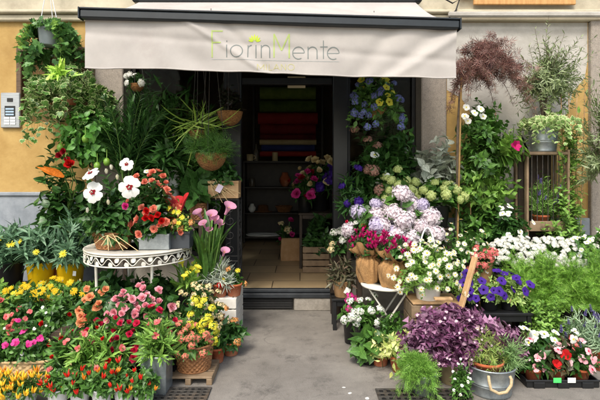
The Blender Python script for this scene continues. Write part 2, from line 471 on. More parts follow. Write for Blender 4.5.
G_OLIVE = leafm('leaf_olive', ['#4c5f3a', '#64784c', '#7f9066', '#566a40', '#93a280'])
G_OSTEO = leafm('leaf_narrow_grey', ['#3a5a40', '#4c6e50', '#5f8262', '#2f4c35'])
G_IVY = leafm('leaf_ivy', ['#2a4c24', '#3c6630', '#55803c', '#46703a'], rough=.42)
G_CREAM = leafm('leaf_cream_margin', ['#b9c490', '#cfd4aa', '#a4b87c'])
G_VAR = leafm('leaf_variegated', ['#6f8a3c', '#a9b765', '#c6cc8a', '#5c7a34'])
M_MAPLE = leafm('leaf_maple_purple', ['#4a322e', '#634640', '#775a50', '#836c62'], trans=.3)
M_OXAL = leafm('leaf_oxalis_purple', ['#2e1629', '#4e2a44', '#74496a', '#9a7890', '#3c1e35'], trans=.3)
STEM = leafm('stem_green', ['#4a6a2c', '#5c7a38'], trans=0)
STEMP = leafm('stem_purple', ['#6a3a4a', '#7a4a5a'], trans=0)
TWIG = solid('twig_bark', '#5a4a38', '#7a6a52', scale=20, rough=.85)
BARK = solid('trunk_bark', '#4c4034', '#75685a', scale=14, rough=.9, bump=.6, bscale=40)
def pet(name, *c, tr=.3): return leafm('petal_' + name, list(c), rough=.6, trans=tr, spec=.2)
WHITE = pet('white', '#efefe8', '#f6f6f2', '#e6e8dc')
IVORY = pet('ivory', '#ecead2', '#f2f0e0', '#e0dcba')
YEL = pet('yellow', '#d8b414', '#e2c42a', '#cca40c'); YCEN = pet('yellow_centre', '#d9a80a', '#e6ba1a', tr=0)
LEMON = pet('lemon', '#e6dc3c', '#f0e858', '#d6cc2a')
LIMEF = pet('lime', '#c8d680', '#d8e4a2', '#b6c870')
PINK = pet('pink', '#f4a4b0', '#f9c0c8', '#ee8c9e'); PEACH = pet('peach', '#e89a68', '#f0ae80', '#e28a62')
CORAL = pet('coral', '#e8866c', '#f09c82', '#de7460'); SALM = pet('salmon', '#de7a72', '#d66266', '#e48e84')
CRIM = pet('crimson', '#c4183c', '#d42850', '#e03c64'); RED = pet('red', '#c41414', '#d82020', '#a80e10')
DKRED = pet('dark_red', '#8a0c1c', '#a01424'); MAG = pet('magenta', '#b81460', '#cc2474', '#9a0e50')
HOT = pet('hot_pink', '#d8308a', '#e04a9a', '#c82078')
LILAC = pet('lilac', '#dcd2e4', '#d0c6e0', '#e4dae8', '#c6bce0'); BLUSH = pet('blush', '#efe6ea', '#ebdee4', '#f4eef0', '#e6d8e2')
PURP = pet('purple', '#43208a', '#52309c', '#341a74'); BLUE = pet('blue', '#3040b8', '#4458cc')
PERI = pet('periwinkle', '#7078b0', '#858cc0', '#5c649e'); LAV = pet('lavender', '#8474b8', '#9686c6', '#7464a8')
CREAM = pet('cream', '#ecd8a0', '#f2e4b8', '#e8c888'); APRI = pet('apricot', '#eab070', '#e89a58', '#f0c890')
ORNG = pet('orange', '#e87a14', '#f08c24'); CALP = pet('calla_pink', '#cf8aac', '#dba2bc', '#c07098')
PALEP = pet('pale_pink', '#efb9c0', '#f4cdd0', '#ea9ea8'); DUSTY = pet('dusty_rose', '#a07868', '#b48a7a', '#8a6456')
REDF = solid('chili_red', '#b80e10', '#d83016', scale=3, rough=.25); YELF = solid('chili_yellow', '#e8a81c', '#f0c83c', scale=3, rough=.25)
ORF = solid('chili_orange', '#e0761a', '#ea9a2c', scale=3, rough=.25)
OXP = pet('oxalis', '#d6b4cc', '#e2c8d8')
FL = {
 'daisy': daisy('marguerite', IVORY, YCEN), 'ydaisy': daisy('yellow_daisy', YEL, YCEN, 15, True), 'gaz': daisy('lemon_daisy', LEMON, YCEN, 12),
 'beg_pink': rosette('begonia_pink', PINK), 'beg_peach': rosette('begonia_peach', PEACH), 'beg_coral': rosette('begonia_coral', CORAL),
 'beg_crim': rosette('begonia_crimson', CRIM), 'rose_red': rosette('rose_red', RED), 'rose_dk': rosette('rose_dark', DKRED), 'beg_salm': rosette('begonia_salmon', SALM),
 'rose_cream': rosette('rose_cream', CREAM), 'rose_pink': rosette('rose_hot', HOT), 'marig': rosette('marigold', YEL),
 'imp_pink': five('impatiens_pink', PALEP, CRIM), 'imp_white': five('impatiens_white', WHITE, LEMON), 'imp_red': five('impatiens_red', RED, DKRED), 'imp_sal': five('impatiens_salmon', SALM, RED), 'imp_hot': five('impatiens_hot', HOT, MAG),
 'mandev': five('mandevilla_white', WHITE, LEMON), 'clem': five('clematis_purple', MAG, DKRED, n=6, tpl='pet4'), 'oxfl': five('oxalis_flower', OXP, LEMON, .5),
 'hyd_lil': cluster('hydrangea_lilac', LILAC, PERI, 110, .17, 4, -.4, .85, pet('lilac_core', '#b0a6c6', '#bcb0d0')), 'hyd_bl': cluster('hydrangea_blush', BLUSH, IVORY, 110, .17, 4, -.4, .85, pet('blush_core', '#cfbcc4', '#d6c4cc')),  # core domes darker than the petals, painting shade into the gaps
 'hyd_lime': cluster('hydrangea_lime', LIMEF, LEMON, 90, .2, 4, -.3, .85, LIMEF), 'hyd_dust': cluster('hydrangea_dusty', DUSTY, CREAM, 60, .24, 4, -.2, .7, G_DARK),
 'kal_white': cluster('kalanchoe_white', WHITE, LEMON, 22, .32, 4, .1, .6, G_MID), 'kal_cream': cluster('kalanchoe_cream', CREAM, APRI, 15, .36, 4, .2, .5, G_MID), 'kal_apri': cluster('kalanchoe_apricot', APRI, ORNG, 15, .36, 4, .2, .5, G_MID),
 'kal_yel': cluster('kalanchoe_yellow', LEMON, YEL, 18, .36, 4, .1, .6, G_MID), 'kal_red': cluster('kalanchoe_red', CORAL, RED, 16, .36, 4, .1, .6, G_MID), 'kal_hot': cluster('kalanchoe_hot', HOT, MAG, 16, .36, 4, .1, .6, G_MID),
 'candy': cluster('candytuft', WHITE, LIMEF, 20, .42, 4, .25, .38, IVORY), 'agap': cluster('agapanthus', PERI, BLUE, 22, .34, 5, -.2, .9, G_MID), 'stat': cluster('statice', PURP, LAV, 24, .3, 4, -.1, .7), 'coralb': cluster('coral_cluster', SALM, CORAL, 12, .4, 5, .2, .5, G_MID),
 'ch_red': chili('chili_red', REDF, STEM), 'ch_yel': chili('chili_yellow', YELF, STEM), 'ch_or': chili('chili_orange', ORF, STEM),
 'calla': calla('calla_pink', CALP, MAG, YEL), 'ycalla': calla('calla_lemon', LEMON, YEL, YEL), 'cyc': cyclamen('cyclamen_magenta', MAG),
 'petu': petunia('petunia_purple', PURP, leafm('petunia_eye', ['#240a50', '#2c0e60'])), 'ypet': petunia('petunia_yellow', LEMON, YEL),
 'hib': hibiscus('hibiscus_white', WHITE, DKRED, IVORY), 'hibo': hibiscus('hibiscus_orange', ORNG, RED, YEL),
 'lav': spike('lavender_spike', LAV, STEM), 'budw': tulip_bud('bud_white', IVORY), 'budc': tulip_bud('bud_cream', CREAM),
}
FNAME = {'ch_red': 'chili_pepper', 'ch_yel': 'chili_pepper', 'ch_or': 'chili_pepper', 'lav': 'flower_spike', 'budw': 'flower_bud', 'budc': 'flower_bud'}
for k in FL:
    if k.startswith(('hyd', 'kal', 'candy', 'agap', 'stat', 'coralb')): FNAME[k] = 'flower_head'

# pots ---------------------------------------------------------------
TERRA = solid('terracotta', '#a4522e', '#c06a42', scale=9, rough=.85, bump=.15, bscale=60, dirt='#c8a48a')
PLASB = solid('black_plastic', '#131415', '#1c1d1f', rough=.42)
PLASW = solid('white_plastic', '#d8dadc', '#e6e8ea', scale=5, rough=.4)
PLASG = solid('grey_plastic', '#8e979c', '#a0a9ae', scale=5, rough=.4)
PLASY = solid('yellow_paint_pot', '#e8b80c', '#f0c616', scale=5, rough=.35)
ZINC = solid('galvanised_zinc', '#8a9296', '#b2babd', scale=16, rough=.42, metal=.75, bump=.1, bscale=30, dirt='#70787c')
STONEP = solid('cream_stone', '#b4ac96', '#cdc6b2', scale=14, rough=.9, bump=.3, bscale=50, dirt='#857d68')
CERAW = solid('white_ceramic', '#e2e2de', '#eeeeea', scale=6, rough=.2)
KRAFT = solid('kraft_paper', '#a88052', '#b8926a', scale=12, rough=.85, bump=.3, bscale=14)
BEIGE = solid('beige_glaze', '#9a8a68', '#b3a482', scale=10, rough=.5, dirt='#7a6a4a')
SOIL = solid('potting_soil', '#231a12', '#3a2c20', scale=60, rough=1, bump=.8, bscale=90)
WICK = solid('wicker_brown', '#6e4626', '#a8764a', scale=40, rough=.7, stretch=(1, 1, 3), bump=.3)
WICKP = solid('wicker_pale', '#a98a5c', '#d0b486', scale=40, rough=.75, stretch=(1, 1, 3), bump=.3)
COIR = solid('coir_fibre', '#6a4524', '#a07444', scale=60, rough=1, bump=1, bscale=70)
BURL = solid('burlap_jute', '#84603a', '#ae8858', scale=120, rough=1, bump=.5, bscale=220)
def pot(root, kind, r, h, mat, name='pot', z=0):
    mb = MB(); t = .008
    if kind == 'pot':
        b = r * .74; rimh = max(.018, h * .16)
        prof = [(0, z), (b - .006, z), (b, z + .004), (r * .93, z + h - rimh), (r * .935, z + h - rimh), (r, z + h - rimh + .003), (r, z + h - .003), (r - .003, z + h), (r - t, z + h), (r - t - .002, z + h * .86)]
    elif kind == 'plain':
        b = r * .8
        prof = [(0, z), (b - .006, z), (b, z + .006), (r, z + h - .008), (r + .004, z + h - .004), (r, z + h), (r - t, z + h), (r - t - .002, z + h * .86)]
    elif kind == 'bucket':
        b = r * .8
        prof = [(0, z), (b, z), (b + .004, z + .012), (b + .001, z + .02)]
        for q in (.35, .42): prof += [(b + (r - b) * q, z + h * q), (b + (r - b) * q + .004, z + h * (q + .015)), (b + (r - b) * (q + .03), z + h * (q + .03))]
        prof += [(r - .004, z + h - .014), (r + .004, z + h - .008), (r + .004, z + h - .002), (r - .003, z + h), (r - .009, z + h - .004), (r - .014, z + h * .86)]
    elif kind == 'urn':
        prof = [(0, z), (r * .6, z), (r * .62, z + .02), (r * .5, z + .04), (r * .72, z + h * .4), (r * .88, z + h * .75), (r * .9, z + h * .86), (r, z + h * .88), (r, z + h), (r - .015, z + h), (r - .016, z + h * .86)]
    elif kind == 'bowl':
        prof = [(0, z)] + [(r * math.sin(q), z + h * (1 - math.cos(q))) for q in np.linspace(.1, 1.45, 8)] + [(r + .004, z + h), (r - .012, z + h), (r - .014, z + h * .86)]
    mb.lathe(prof, 36, 0); mb.disc(prof[-1][0], z + h * .86, 24, 1)
    return mb.build(name, [mat, SOIL], root)
def weave(mb, r0, r1, h, rows, sx=1, sy=1, sup=2.0, amp=.004, nst=None, mat=0, z=0):
    nst = nst or int(max(sx, sy) * r1 * 6.28 / .021) // 2 * 2 + 1
    seg = nst * 4; a = np.arange(seg) / seg * 6.283
    ce, se = np.cos(a), np.sin(a)
    k = (np.abs(ce) ** sup + np.abs(se) ** sup) ** (-1 / sup)
    V = []
    for i in range(rows):
        for q, bul in ((.06, 0), (.5, 1), (.94, 0)):
            t = (i + q) / rows; r = r0 + (r1 - r0) * t + (.5 * amp * bul if q == .5 else -.3 * amp)
            w = amp * np.cos(a * nst / 2 * 1.0 + i * math.pi)
            rr = (r + w) * k
            V.append(np.stack([rr * ce * sx, rr * se * sy, np.full(seg, z + h * t)], 1))
    mb.grid(np.concatenate(V), len(V), seg, closed_v=True, mat=mat)
    P = np.stack([r1 * k * ce * sx, r1 * k * se * sy, np.full(seg, z + h)], 1); mb.tube(P[::2], amp * 2.1, 6, mat, closed=True)
    P = np.stack([r0 * k * ce * sx, r0 * k * se * sy, np.full(seg, z + amp * 1.5)], 1); mb.tube(P[::2], amp * 1.5, 6, mat, closed=True)
    Q = np.stack([(r1 - .01) * k * ce * sx, (r1 - .01) * k * se * sy, np.full(seg, z + h * .86)], 1)
    mb.tris(np.concatenate([Q, [[0, 0, z + h * .88]]]), [(seg, j, (j + 1) % seg) for j in range(seg)], mat + 1)
    Q = np.stack([r0 * k * ce * sx, r0 * k * se * sy, np.full(seg, z + .003)], 1)
    mb.tris(np.concatenate([Q, [[0, 0, z + .003]]]), [(seg, (j + 1) % seg, j) for j in range(seg)], mat)
def basket(root, r0, r1, h, mat=None, rows=None, name='basket', **kw):
    mb = MB(); weave(mb, r0, r1, h, rows or max(5, int(h / .017)), **kw); return mb.build(name, [mat or WICK, SOIL], root)

# a potted plant -----------------------------------------------------
def grow(root, z0, rx, ry, h, n, leaf, lm, size, per=9, base_r=.03, bow=.75, t0=.25, ang=.9, droop=.1, low=0., fill=.5,
         lump=.35, stem=None, stem_r=.0025, flowers=(), upn=.5, rim=None, cx=0, cy=0, hang=0, jit=.3, name='foliage', taper=.25, t1=1., face=(0, -.55, .3), over=.62, fnoise=.45):
    """foliage mesh with stems and leaves on a dome, flowers as children at the tips"""
    mb = MB()
    n = int(n * 1.3); tips = dome_tips(n, rx, ry, h, low, fill, lump=lump); n = len(tips)
    P0 = np.stack([rng.normal(size=n) * base_r + cx * .3, rng.normal(size=n) * base_r + cy * .3, np.zeros(n)], 1) + [0, 0, z0]
    P2 = tips + [cx, cy, z0]
    if hang: P2[:, 2] -= hang * (np.hypot(tips[:, 0] / rx, tips[:, 1] / ry)) ** 2
    P1 = P0 + (P2 - P0) * [.35, .35, bow]
    if hang: P1[:, 2] = z0 + h * .6
    stems_tube(mb, P0, P1, P2, stem_r, 1)
    leaves(mb, LT[leaf], P0, P1, P2, per, size, t0=t0, t1=t1, ang=ang, droop=droop, upn=upn, jit=jit, taper=taper)
    T2 = nrm(P2 - P1); FP = []
    used = []
    for fk, fn, fs, lift in flowers:
        out = nrm((P2 - [cx, cy, z0]) / [rx, ry, h])
        sc = -out[:, 1] * .9 + out[:, 2] * .8 + rng.normal(size=n) * fnoise
        cnt = 0
        for i in np.argsort(-sc):
            if cnt >= fn: break
            p = P2[i] + out[i] * lift * (.6 + .8 * rng.random()) + [0, 0, lift * .3]
            if any(np.linalg.norm(p - q) < (fs + s) * over for q, s in used): continue
            fc = nrm(out[i] * .8 + np.array(face) + rng.normal(size=3) * .22)
            if fk.startswith('ch_') or fk == 'lav' or fk.startswith('bud') or fk in ('cyc', 'calla', 'ycalla'): fc = nrm(out[i] * .35 + UP + rng.normal(size=3) * .15)
            s = fs * (.82 + .36 * rng.random())
            used.append((p, fs)); FP.append((fk, p, fc, s)); cnt += 1
            stems_tube(mb, P2[i:i+1], (P2[i:i+1] + p) / 2, np.array([p - fc * s * .15]), stem_r, 1)
    fo = mb.build(name, ([lm] if not isinstance(lm, list) else lm) + [stem or STEM] if not isinstance(lm, list) else [lm[0], lm[1]], root)
    for fk, p, fc, s in FP:
        place(random.choice(FL[fk]), FNAME.get(fk, 'flower'), root, p, fc, s)
    return fo
def trail(root, z0, n, r, ln, leaf, lms, size, per=14, lift=.06, name='foliage', spread=.5, gap=0, droop=.5):
    """stems that climb out of a pot and hang down"""
    mb = MB(); a = -math.pi / 2 + gap + rng.random(n) * (6.283 - 2 * gap)
    L = ln * (.35 + .65 * rng.random(n)); o = np.stack([np.cos(a), np.sin(a), np.zeros(n)], 1)
    P0 = o * r * .6 + [0, 0, z0]; k = (1 + spread * rng.random(n))[:, None]
    P1 = o * r * k * 1.3 + np.array([0, 0, 1]) * (z0 + lift + .08 * rng.random(n))[:, None]
    P2 = o * r * k * 1.25 + np.stack([rng.normal(size=n) * .05, rng.normal(size=n) * .03, z0 - L], 1)
    stems_tube(mb, P0, P1, P2, .002, 2, rings=7)
    leaves(mb, LT[leaf], P0, P1, P2, per, size, t0=.05, ang=1.1, droop=droop, upn=.2, jit=.35)
    # leaves face out of the curtain
    return mb.build(name, [lms[0], lms[-1], STEM], root)
# ================================================================== THE SETTING
W = 5.1            # facade plane
FLZ = .23          # shop floor
def fx(px): return X(px, W)
def fz(py): return Z(py, W)
def paving():
    m, nt, out = newmat('pavement_stone')
    p = nt.nodes.new('ShaderNodeBsdfPrincipled'); tc = nt.nodes.new('ShaderNodeTexCoord')
    def noise(s, d=8, r=.65):
        n = nt.nodes.new('ShaderNodeTexNoise'); n.inputs['Scale'].default_value = s; n.inputs['Detail'].default_value = d; n.inputs['Roughness'].default_value = r
        nt.links.new(tc.outputs['Object'], n.inputs['Vector']); return n.outputs[0]
    def mixc(a, b, f, mode='MIX'):
        x = nt.nodes.new('ShaderNodeMix'); x.data_type = 'RGBA'; x.blend_type = mode
        for s, i in ((a, 6), (b, 7)):
            if isinstance(s, tuple): x.inputs[i].default_value = s
            else: nt.links.new(s, x.inputs[i])
        if isinstance(f, float): x.inputs[0].default_value = f
        else: nt.links.new(f, x.inputs[0])
        return x.outputs[2]
    def rng_(s, a, b, c, d):
        r = nt.nodes.new('ShaderNodeMapRange'); nt.links.new(s, r.inputs[0])
        for i, v in zip((1, 2, 3, 4), (a, b, c, d)): r.inputs[i].default_value = v
        return r.outputs[0]
    c = ramp(nt, [lin('#524e48'), lin('#76716a'), lin('#928d84')], rng_(noise(1.6, 12, .75), .36, .64, 0, 1))
    g = ramp(nt, [lin('#4a4640'), lin('#7d7870'), lin('#a39e96')], rng_(noise(190, 3, .8), .3, .7, 0, 1))
    c = mixc(c, g, .55)
    c = mixc(c, lin('#494642'), rng_(noise(4.1, 12, .8), .52, .66, 0, .75))       # old damp stains
    # wandering cracks
    nd = nt.nodes.new('ShaderNodeTexNoise'); nd.inputs['Scale'].default_value = 2.2; nd.inputs['Detail'].default_value = 6
    nt.links.new(tc.outputs['Object'], nd.inputs['Vector'])
    va = nt.nodes.new('ShaderNodeVectorMath'); va.operation = 'MULTIPLY_ADD'; va.inputs[1].default_value = (.45, .45, .45)
    nt.links.new(nd.outputs[1], va.inputs[0]); nt.links.new(tc.outputs['Object'], va.inputs[2])
    vo = nt.nodes.new('ShaderNodeTexVoronoi'); vo.feature = 'DISTANCE_TO_EDGE'; vo.inputs['Scale'].default_value = .55
    nt.links.new(va.outputs[0], vo.inputs['Vector'])
    cr = rng_(vo.outputs[0], .001, .004, 1, 0)
    cm = nt.nodes.new('ShaderNodeMath'); cm.operation = 'MULTIPLY'; nt.links.new(cr, cm.inputs[0]); nt.links.new(rng_(noise(1.1, 4), .45, .62, 0, .4), cm.inputs[1])
    c = mixc(c, lin('#4a4641'), cm.outputs[0])
    nt.links.new(c, p.inputs['Base Color']); p.inputs['Roughness'].default_value = .85
    b = nt.nodes.new('ShaderNodeBump'); b.inputs['Strength'].default_value = .35; b.inputs['Distance'].default_value = .004
    nt.links.new(noise(130, 4, .7), b.inputs['Height']); nt.links.new(b.outputs[0], p.inputs['Normal'])
    nt.links.new(p.outputs[0], out.inputs[0]); return m
mb = MB(); mb.quads([(-60, -60, 0), (60, -60, 0), (60, 60, 0), (-60, 60, 0)], [(0, 1, 2, 3)])
o = mb.build('pavement', paving()); o['kind'] = 'structure'
# drain gratings set in the pavement (a square lattice of iron bars over a near-black sheet painting the shade below)
IRON = solid('cast_iron', '#33312e', '#55514b', scale=30, rough=.7, metal=.4, dirt='#6a5a48')
IRONB = solid('black_iron', '#121212', '#1d1c1b', scale=30, rough=.5)
PITSHADE = solid('drain_shade', '#0c0b0a', rough=1)
def grating(label, cx, cy, sx, sy, nx, ny, rz=0):
    t = thing('drain_grating', label, 'grating', (cx, cy, 0), 'drain gratings', rz)
    mb = MB(); mb.quads([(-sx, -sy, .004), (sx, -sy, .004), (sx, sy, .004), (-sx, sy, .004)], [(0, 1, 2, 3)]); mb.build('pit_shade', PITSHADE, t)
    mb = MB(); w = .012
    for i in range(nx + 1): x = -sx + 2 * sx * i / nx; mb.span(x - w, x + w, -sy - w, sy + w, .005, .012, .002)
    for i in range(ny + 1): y = -sy + 2 * sy * i / ny; mb.span(-sx - w, sx + w, y - w * .8, y + w * .8, .006, .0135, .002)
    mb.build('bars', IRON, t)
grating('iron drain grating in the pavement in front of the brown wicker basket', X(178, 3.2), 3.2, .20, .085, 9, 4)
grating('iron drain grating in the pavement below the feathery herb in the zinc pot', X(425, 3.14), 3.13, .30, .13, 12, 5)

# shop building -------------------------------------------------------
OCHRE = solid('ochre_render', '#a5844a', '#bb9c60', scale=3, rough=.9, bump=.25, bscale=40, dirt='#9a7a48')
PATCH = solid('grey_plaster', '#a6a29a', '#bab6ae', scale=3.5, rough=.9, bump=.25, bscale=45, dirt='#8f8a80')
STONE = solid('pale_stone', '#8f887c', '#aaa294', scale=5, rough=.9, bump=.35, bscale=60, dirt='#6f685c')
GRANI = solid('granite_pilaster', '#837b70', '#a89e92', scale=120, rough=.85, bump=.3, bscale=150, dirt='#77706a')
DADO = solid('grey_blue_base', '#7c838a', '#949aa0', scale=6, rough=.8, bump=.2, bscale=60, dirt='#6c7076')
CORN = solid('cream_cornice', '#b3aa93', '#c9c0a8', scale=3, rough=.9, bump=.2, bscale=30, dirt='#8b8270')
FRAME = solid('dark_frame_metal', '#15171a', '#1e2124', rough=.4)
OLDWD = woodm('old_brown_wood', '#4a3826', '#6e5840')
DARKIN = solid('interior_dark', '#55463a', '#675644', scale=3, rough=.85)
RECESS = solid('recess_ochre', '#5e451f', '#77592c', scale=4, rough=.7)
def glassm():
    m, nt, out = newmat('window_glass')
    t = nt.nodes.new('ShaderNodeBsdfTransparent'); t.inputs[0].default_value = (.93, .96, .95, 1)
    g = nt.nodes.new('ShaderNodeBsdfGlossy'); g.inputs['Roughness'].default_value = .02
    f = nt.nodes.new('ShaderNodeFresnel'); f.inputs[0].default_value = 1.12
    s = nt.nodes.new('ShaderNodeMixShader'); nt.links.new(f.outputs[0], s.inputs[0]); nt.links.new(t.outputs[0], s.inputs[1]); nt.links.new(g.outputs[0], s.inputs[2])
    nt.links.new(s.outputs[0], out.inputs[0]); return m
GLASS = glassm()
bld = thing('flower_shop', 'ochre and grey street front of the flower shop with stone pilasters and dark doorway', 'shop', (0, W, 0))
def bpart(name, mat, fn, parent=None, smooth=False, label=None):
    mb = MB(); fn(mb); o = mb.build(name, mat, parent or bld, smooth)
    if label: o['label'] = label
    return o
xl0, xl1 = fx(97), fx(125); xr0, xr1 = fx(420), fx(445); xf0, xf1 = fx(588), fx(650)
zc = fz(22)
nx0, nx1, nz0, nz1 = fx(17), fx(96), fz(122), fz(47)
def wl(mb):   # left wall with the window recess left open
    mb.span(-9, nx0, 0, .3, 1.28, zc, 0); mb.span(nx1, xl0, 0, .3, 1.28, zc, 0); mb.span(nx0, nx1, 0, .3, 1.28, nz0, 0); mb.span(nx0, nx1, 0, .3, nz1, zc, 0)
    mb.span(nx0, nx1, .16, .3, nz0, nz1, 0)
bpart('wall', OCHRE, wl)
bpart('wall', OCHRE, lambda mb: mb.span(xr1, xf0, 0, .3, 1.0, zc, 0)); bpart('wall', OCHRE, lambda mb: mb.span(xf1, 9, 0, .3, 1.0, zc, 0))
def patch(mb):
    out = [(447, 22.5), (587, 22.5), (587, 60), (585, 78), (572, 92), (568, 112), (556, 128), (548, 150), (551, 175), (544, 205), (556, 222), (552, 245), (548, 256), (520, 258), (500, 240), (484, 205), (488, 175), (478, 150), (480, 128), (470, 112), (462, 98), (447, 90)]
    V = [(fx(a) + rng.normal() * .005, -.003, max(1.0, fz(b))) for a, b in out]
    n = len(V); V.append((fx(516), -.003, fz(120))); mb.tris(V, [(n, i, (i + 1) % n) for i in range(n)])
bpart('plaster_patch', PATCH, patch, label='bare grey plaster patch over the ochre paint')
bpart('stone_base', DADO, lambda mb: (mb.span(-9, xl0, -.05, .3, 0, 1.24, .006), mb.span(-9, xl0, -.07, .3, 1.24, 1.28, .008)))
bpart('stone_base', DADO, lambda mb: (mb.span(xr1, xf0, -.04, .3, 0, 1.0, .006), mb.span(xf1, 9, -.04, .3, 0, 1.0, .006)))
for a, b in ((xl0, xl1), (xr0, xr1), (xf0, xf1)):
    bpart('pilaster', GRANI, lambda mb: (mb.span(a, b, -.06, .3, .35, zc - .002, .01), mb.span(a - .02, b + .02, -.085, .3, 0, .348, .012)))
def cornice(mb):
    mb.span(-9, 9, -.05, .3, zc, zc + .07, .012); mb.span(-9, 9, -.09, .3, zc + .072, zc + .11, .012); mb.span(-9, 9, -.04, .3, zc + .112, 5.2, .01)
bpart('cornice', CORN, cornice)
bpart('ledge', PATCH, lambda mb: mb.span(xr1, 9, -.13, -.092, zc + .02, zc + .075, .012), label='pale moulded ledge over the right wall')
bpart('lintel', STONE, lambda mb: mb.span(xl1, xr0, 0, .3, 2.85, zc - .003, 0))
wd = bpart('window', OLDWD, lambda mb: (mb.span(nx0, nx0 + .055, -.02, .158, nz0 + .002, nz1 - .002, .006), mb.span(nx1 - .08, nx1, -.02, .158, nz0 + .002, nz1 - .002, .006), mb.span(nx0 + .056, nx1 - .081, -.02, .158, nz1 - .05, nz1 - .002, .006)))
bpart('recess_panel', RECESS, lambda mb: [mb.span(nx0 + .06 + k * .25, nx0 + .06 + k * .25 + .243, .12, .15, nz0 + .005, nz1 - .055, .006) for k in range(3)], wd)  # plain panels; the dark of the recess is put into their colour
BOARD = woodm('orange_board', '#b58248', '#cda066', stretch=(12, 2, 2))
def board(mb):
    mb.span(fx(470), fx(570), -.115, -.085, fz(8), fz(-14), .006); mb.span(fx(456), fx(469), -.115, -.085, fz(1), fz(-14), .006)
bb = bpart('board', BOARD, board, label='orange wooden board above the right wall'); 
# shop room
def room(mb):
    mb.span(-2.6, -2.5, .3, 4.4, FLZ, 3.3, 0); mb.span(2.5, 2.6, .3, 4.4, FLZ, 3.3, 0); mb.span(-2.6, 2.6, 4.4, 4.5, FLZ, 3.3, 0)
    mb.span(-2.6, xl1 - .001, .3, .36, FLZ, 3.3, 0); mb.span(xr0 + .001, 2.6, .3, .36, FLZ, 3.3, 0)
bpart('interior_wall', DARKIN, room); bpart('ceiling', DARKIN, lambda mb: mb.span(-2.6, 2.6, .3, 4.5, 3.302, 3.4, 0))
STEPM = solid('step_stone', '#8a847a', '#a39c91', scale=20, rough=.8, bump=.2, bscale=90, dirt='#6a655c')
dx0, dx1 = fx(239), fx(338)
def tilefloor():
    m, nt, out = newmat('shop_floor_tile')
    p = nt.nodes.new('ShaderNodeBsdfPrincipled'); tc = nt.nodes.new('ShaderNodeTexCoord')
    br = nt.nodes.new('ShaderNodeTexBrick'); br.offset = .5; br.inputs['Scale'].default_value = 1
    br.inputs['Brick Width'].default_value = .62; br.inputs['Row Height'].default_value = .42; br.inputs['Mortar Size'].default_value = .006
    br.inputs['Color1'].default_value = lin('#bea680'); br.inputs['Color2'].default_value = lin('#d2ba90'); br.inputs['Mortar'].default_value = lin('#5a4a38')
    nt.links.new(tc.outputs['Object'], br.inputs[0])
    n = nt.nodes.new('ShaderNodeTexNoise'); n.inputs['Scale'].default_value = 5; n.inputs['Detail'].default_value = 8
    nt.links.new(tc.outputs['Object'], n.inputs['Vector'])
    x = nt.nodes.new('ShaderNodeMix'); x.data_type = 'RGBA'; x.blend_type = 'MULTIPLY'; x.inputs[0].default_value = .5
    nt.links.new(br.outputs[0], x.inputs[6]); nt.links.new(n.outputs[1], x.inputs[7])
    nt.links.new(br.outputs[0], x.inputs[6]); 
    r = ramp(nt, [lin('#8a8078'), lin('#ffffff')], n.outputs[0]); nt.links.new(r, x.inputs[7])
    nt.links.new(x.outputs[2], p.inputs['Base Color']); p.inputs['Roughness'].default_value = .35
    nt.links.new(p.outputs[0], out.inputs[0]); return m
mb = MB(); mb.span(-2.6, 2.6, W + .06, W + 4.5, .1, FLZ, 0); o = mb.build('shop_floor', tilefloor(), None, False); o['kind'] = 'structure'
bpart('doorstep', STEPM, lambda mb: (mb.span(fx(294), dx1 + .02, -.03, .056, 0, .135, .008), mb.span(dx0, fx(294) - .004, .02, .056, 0, .135, .004)))
bpart('threshold', solid('black_threshold', '#22262a', '#34383c', rough=.5), lambda mb: (mb.span(dx0, dx1 + .02, -.045, .058, .139, .19, .008), mb.span(dx0, dx1 + .02, -.02, .058, .192, .229, .008)))
bpart('vent_grille', IRONB, lambda mb: (mb.span(dx0 + .01, fx(293), -.002, .018, .012, .125, .004), [mb.span(dx0 + .03, fx(292), -.012, -.003, z, z + .012, .003) for z in (.025, .048, .071, .094)]))
# shopfront: sills, posts, glass
xa0, xa1 = fx(225), fx(241); xb0, xb1 = fx(333), fx(348)
def posts(mb):
    for a, b in ((xa0, xa1), (xb0, xb1)): mb.span(a, b, 0, .12, .0, 2.84, .008)
    mb.span(xa1 + .002, xb0 - .002, .02, .1, 2.45, 2.52, .006)
df = bpart('door_frame', FRAME, posts)
for nm, a, b, muls in (('left', xl1, xa0, (.33, .66)), ('right', xb1, xr0, (.5,))):
    f = bpart('shop_window', FRAME, lambda mb: (mb.span(a + .002, b - .002, .18, .24, .55, .61, .005), mb.span(a + .002, b - .002, .18, .24, 2.78, 2.84, .005), mb.span(a + .002, a + .045, .18, .24, .612, 2.778, .005), mb.span(b - .045, b - .002, .18, .24, .612, 2.778, .005)))
    bpart('glass_pane', GLASS, lambda mb: mb.span(a + .047, b - .047, .205, .211, .612, 2.778, 0), f)
    bpart('sill', STONE, lambda mb: mb.span(a + .002, b - .002, -.04, .3, 0, .548, .01))
# cable on the wall beside the awning
CAB = solid('black_cable', '#1a1a1a', rough=.6)
mb = MB(); mb.tube([(fx(446), W - .1, fz(3)), (fx(452), W - .12, fz(8)), (fx(458), W - .11, fz(4)), (fx(455), W - .1, fz(12)), (fx(447), W - .09, fz(20))], .006, 6)
bpart('cable', CAB, lambda m2: m2.tube([(fx(440), -.1, fz(1)), (fx(449), -.12, fz(7)), (fx(456), -.11, fz(3)), (fx(453), -.1, fz(13)), (fx(446), -.1, fz(21))], .008, 6), smooth=True)
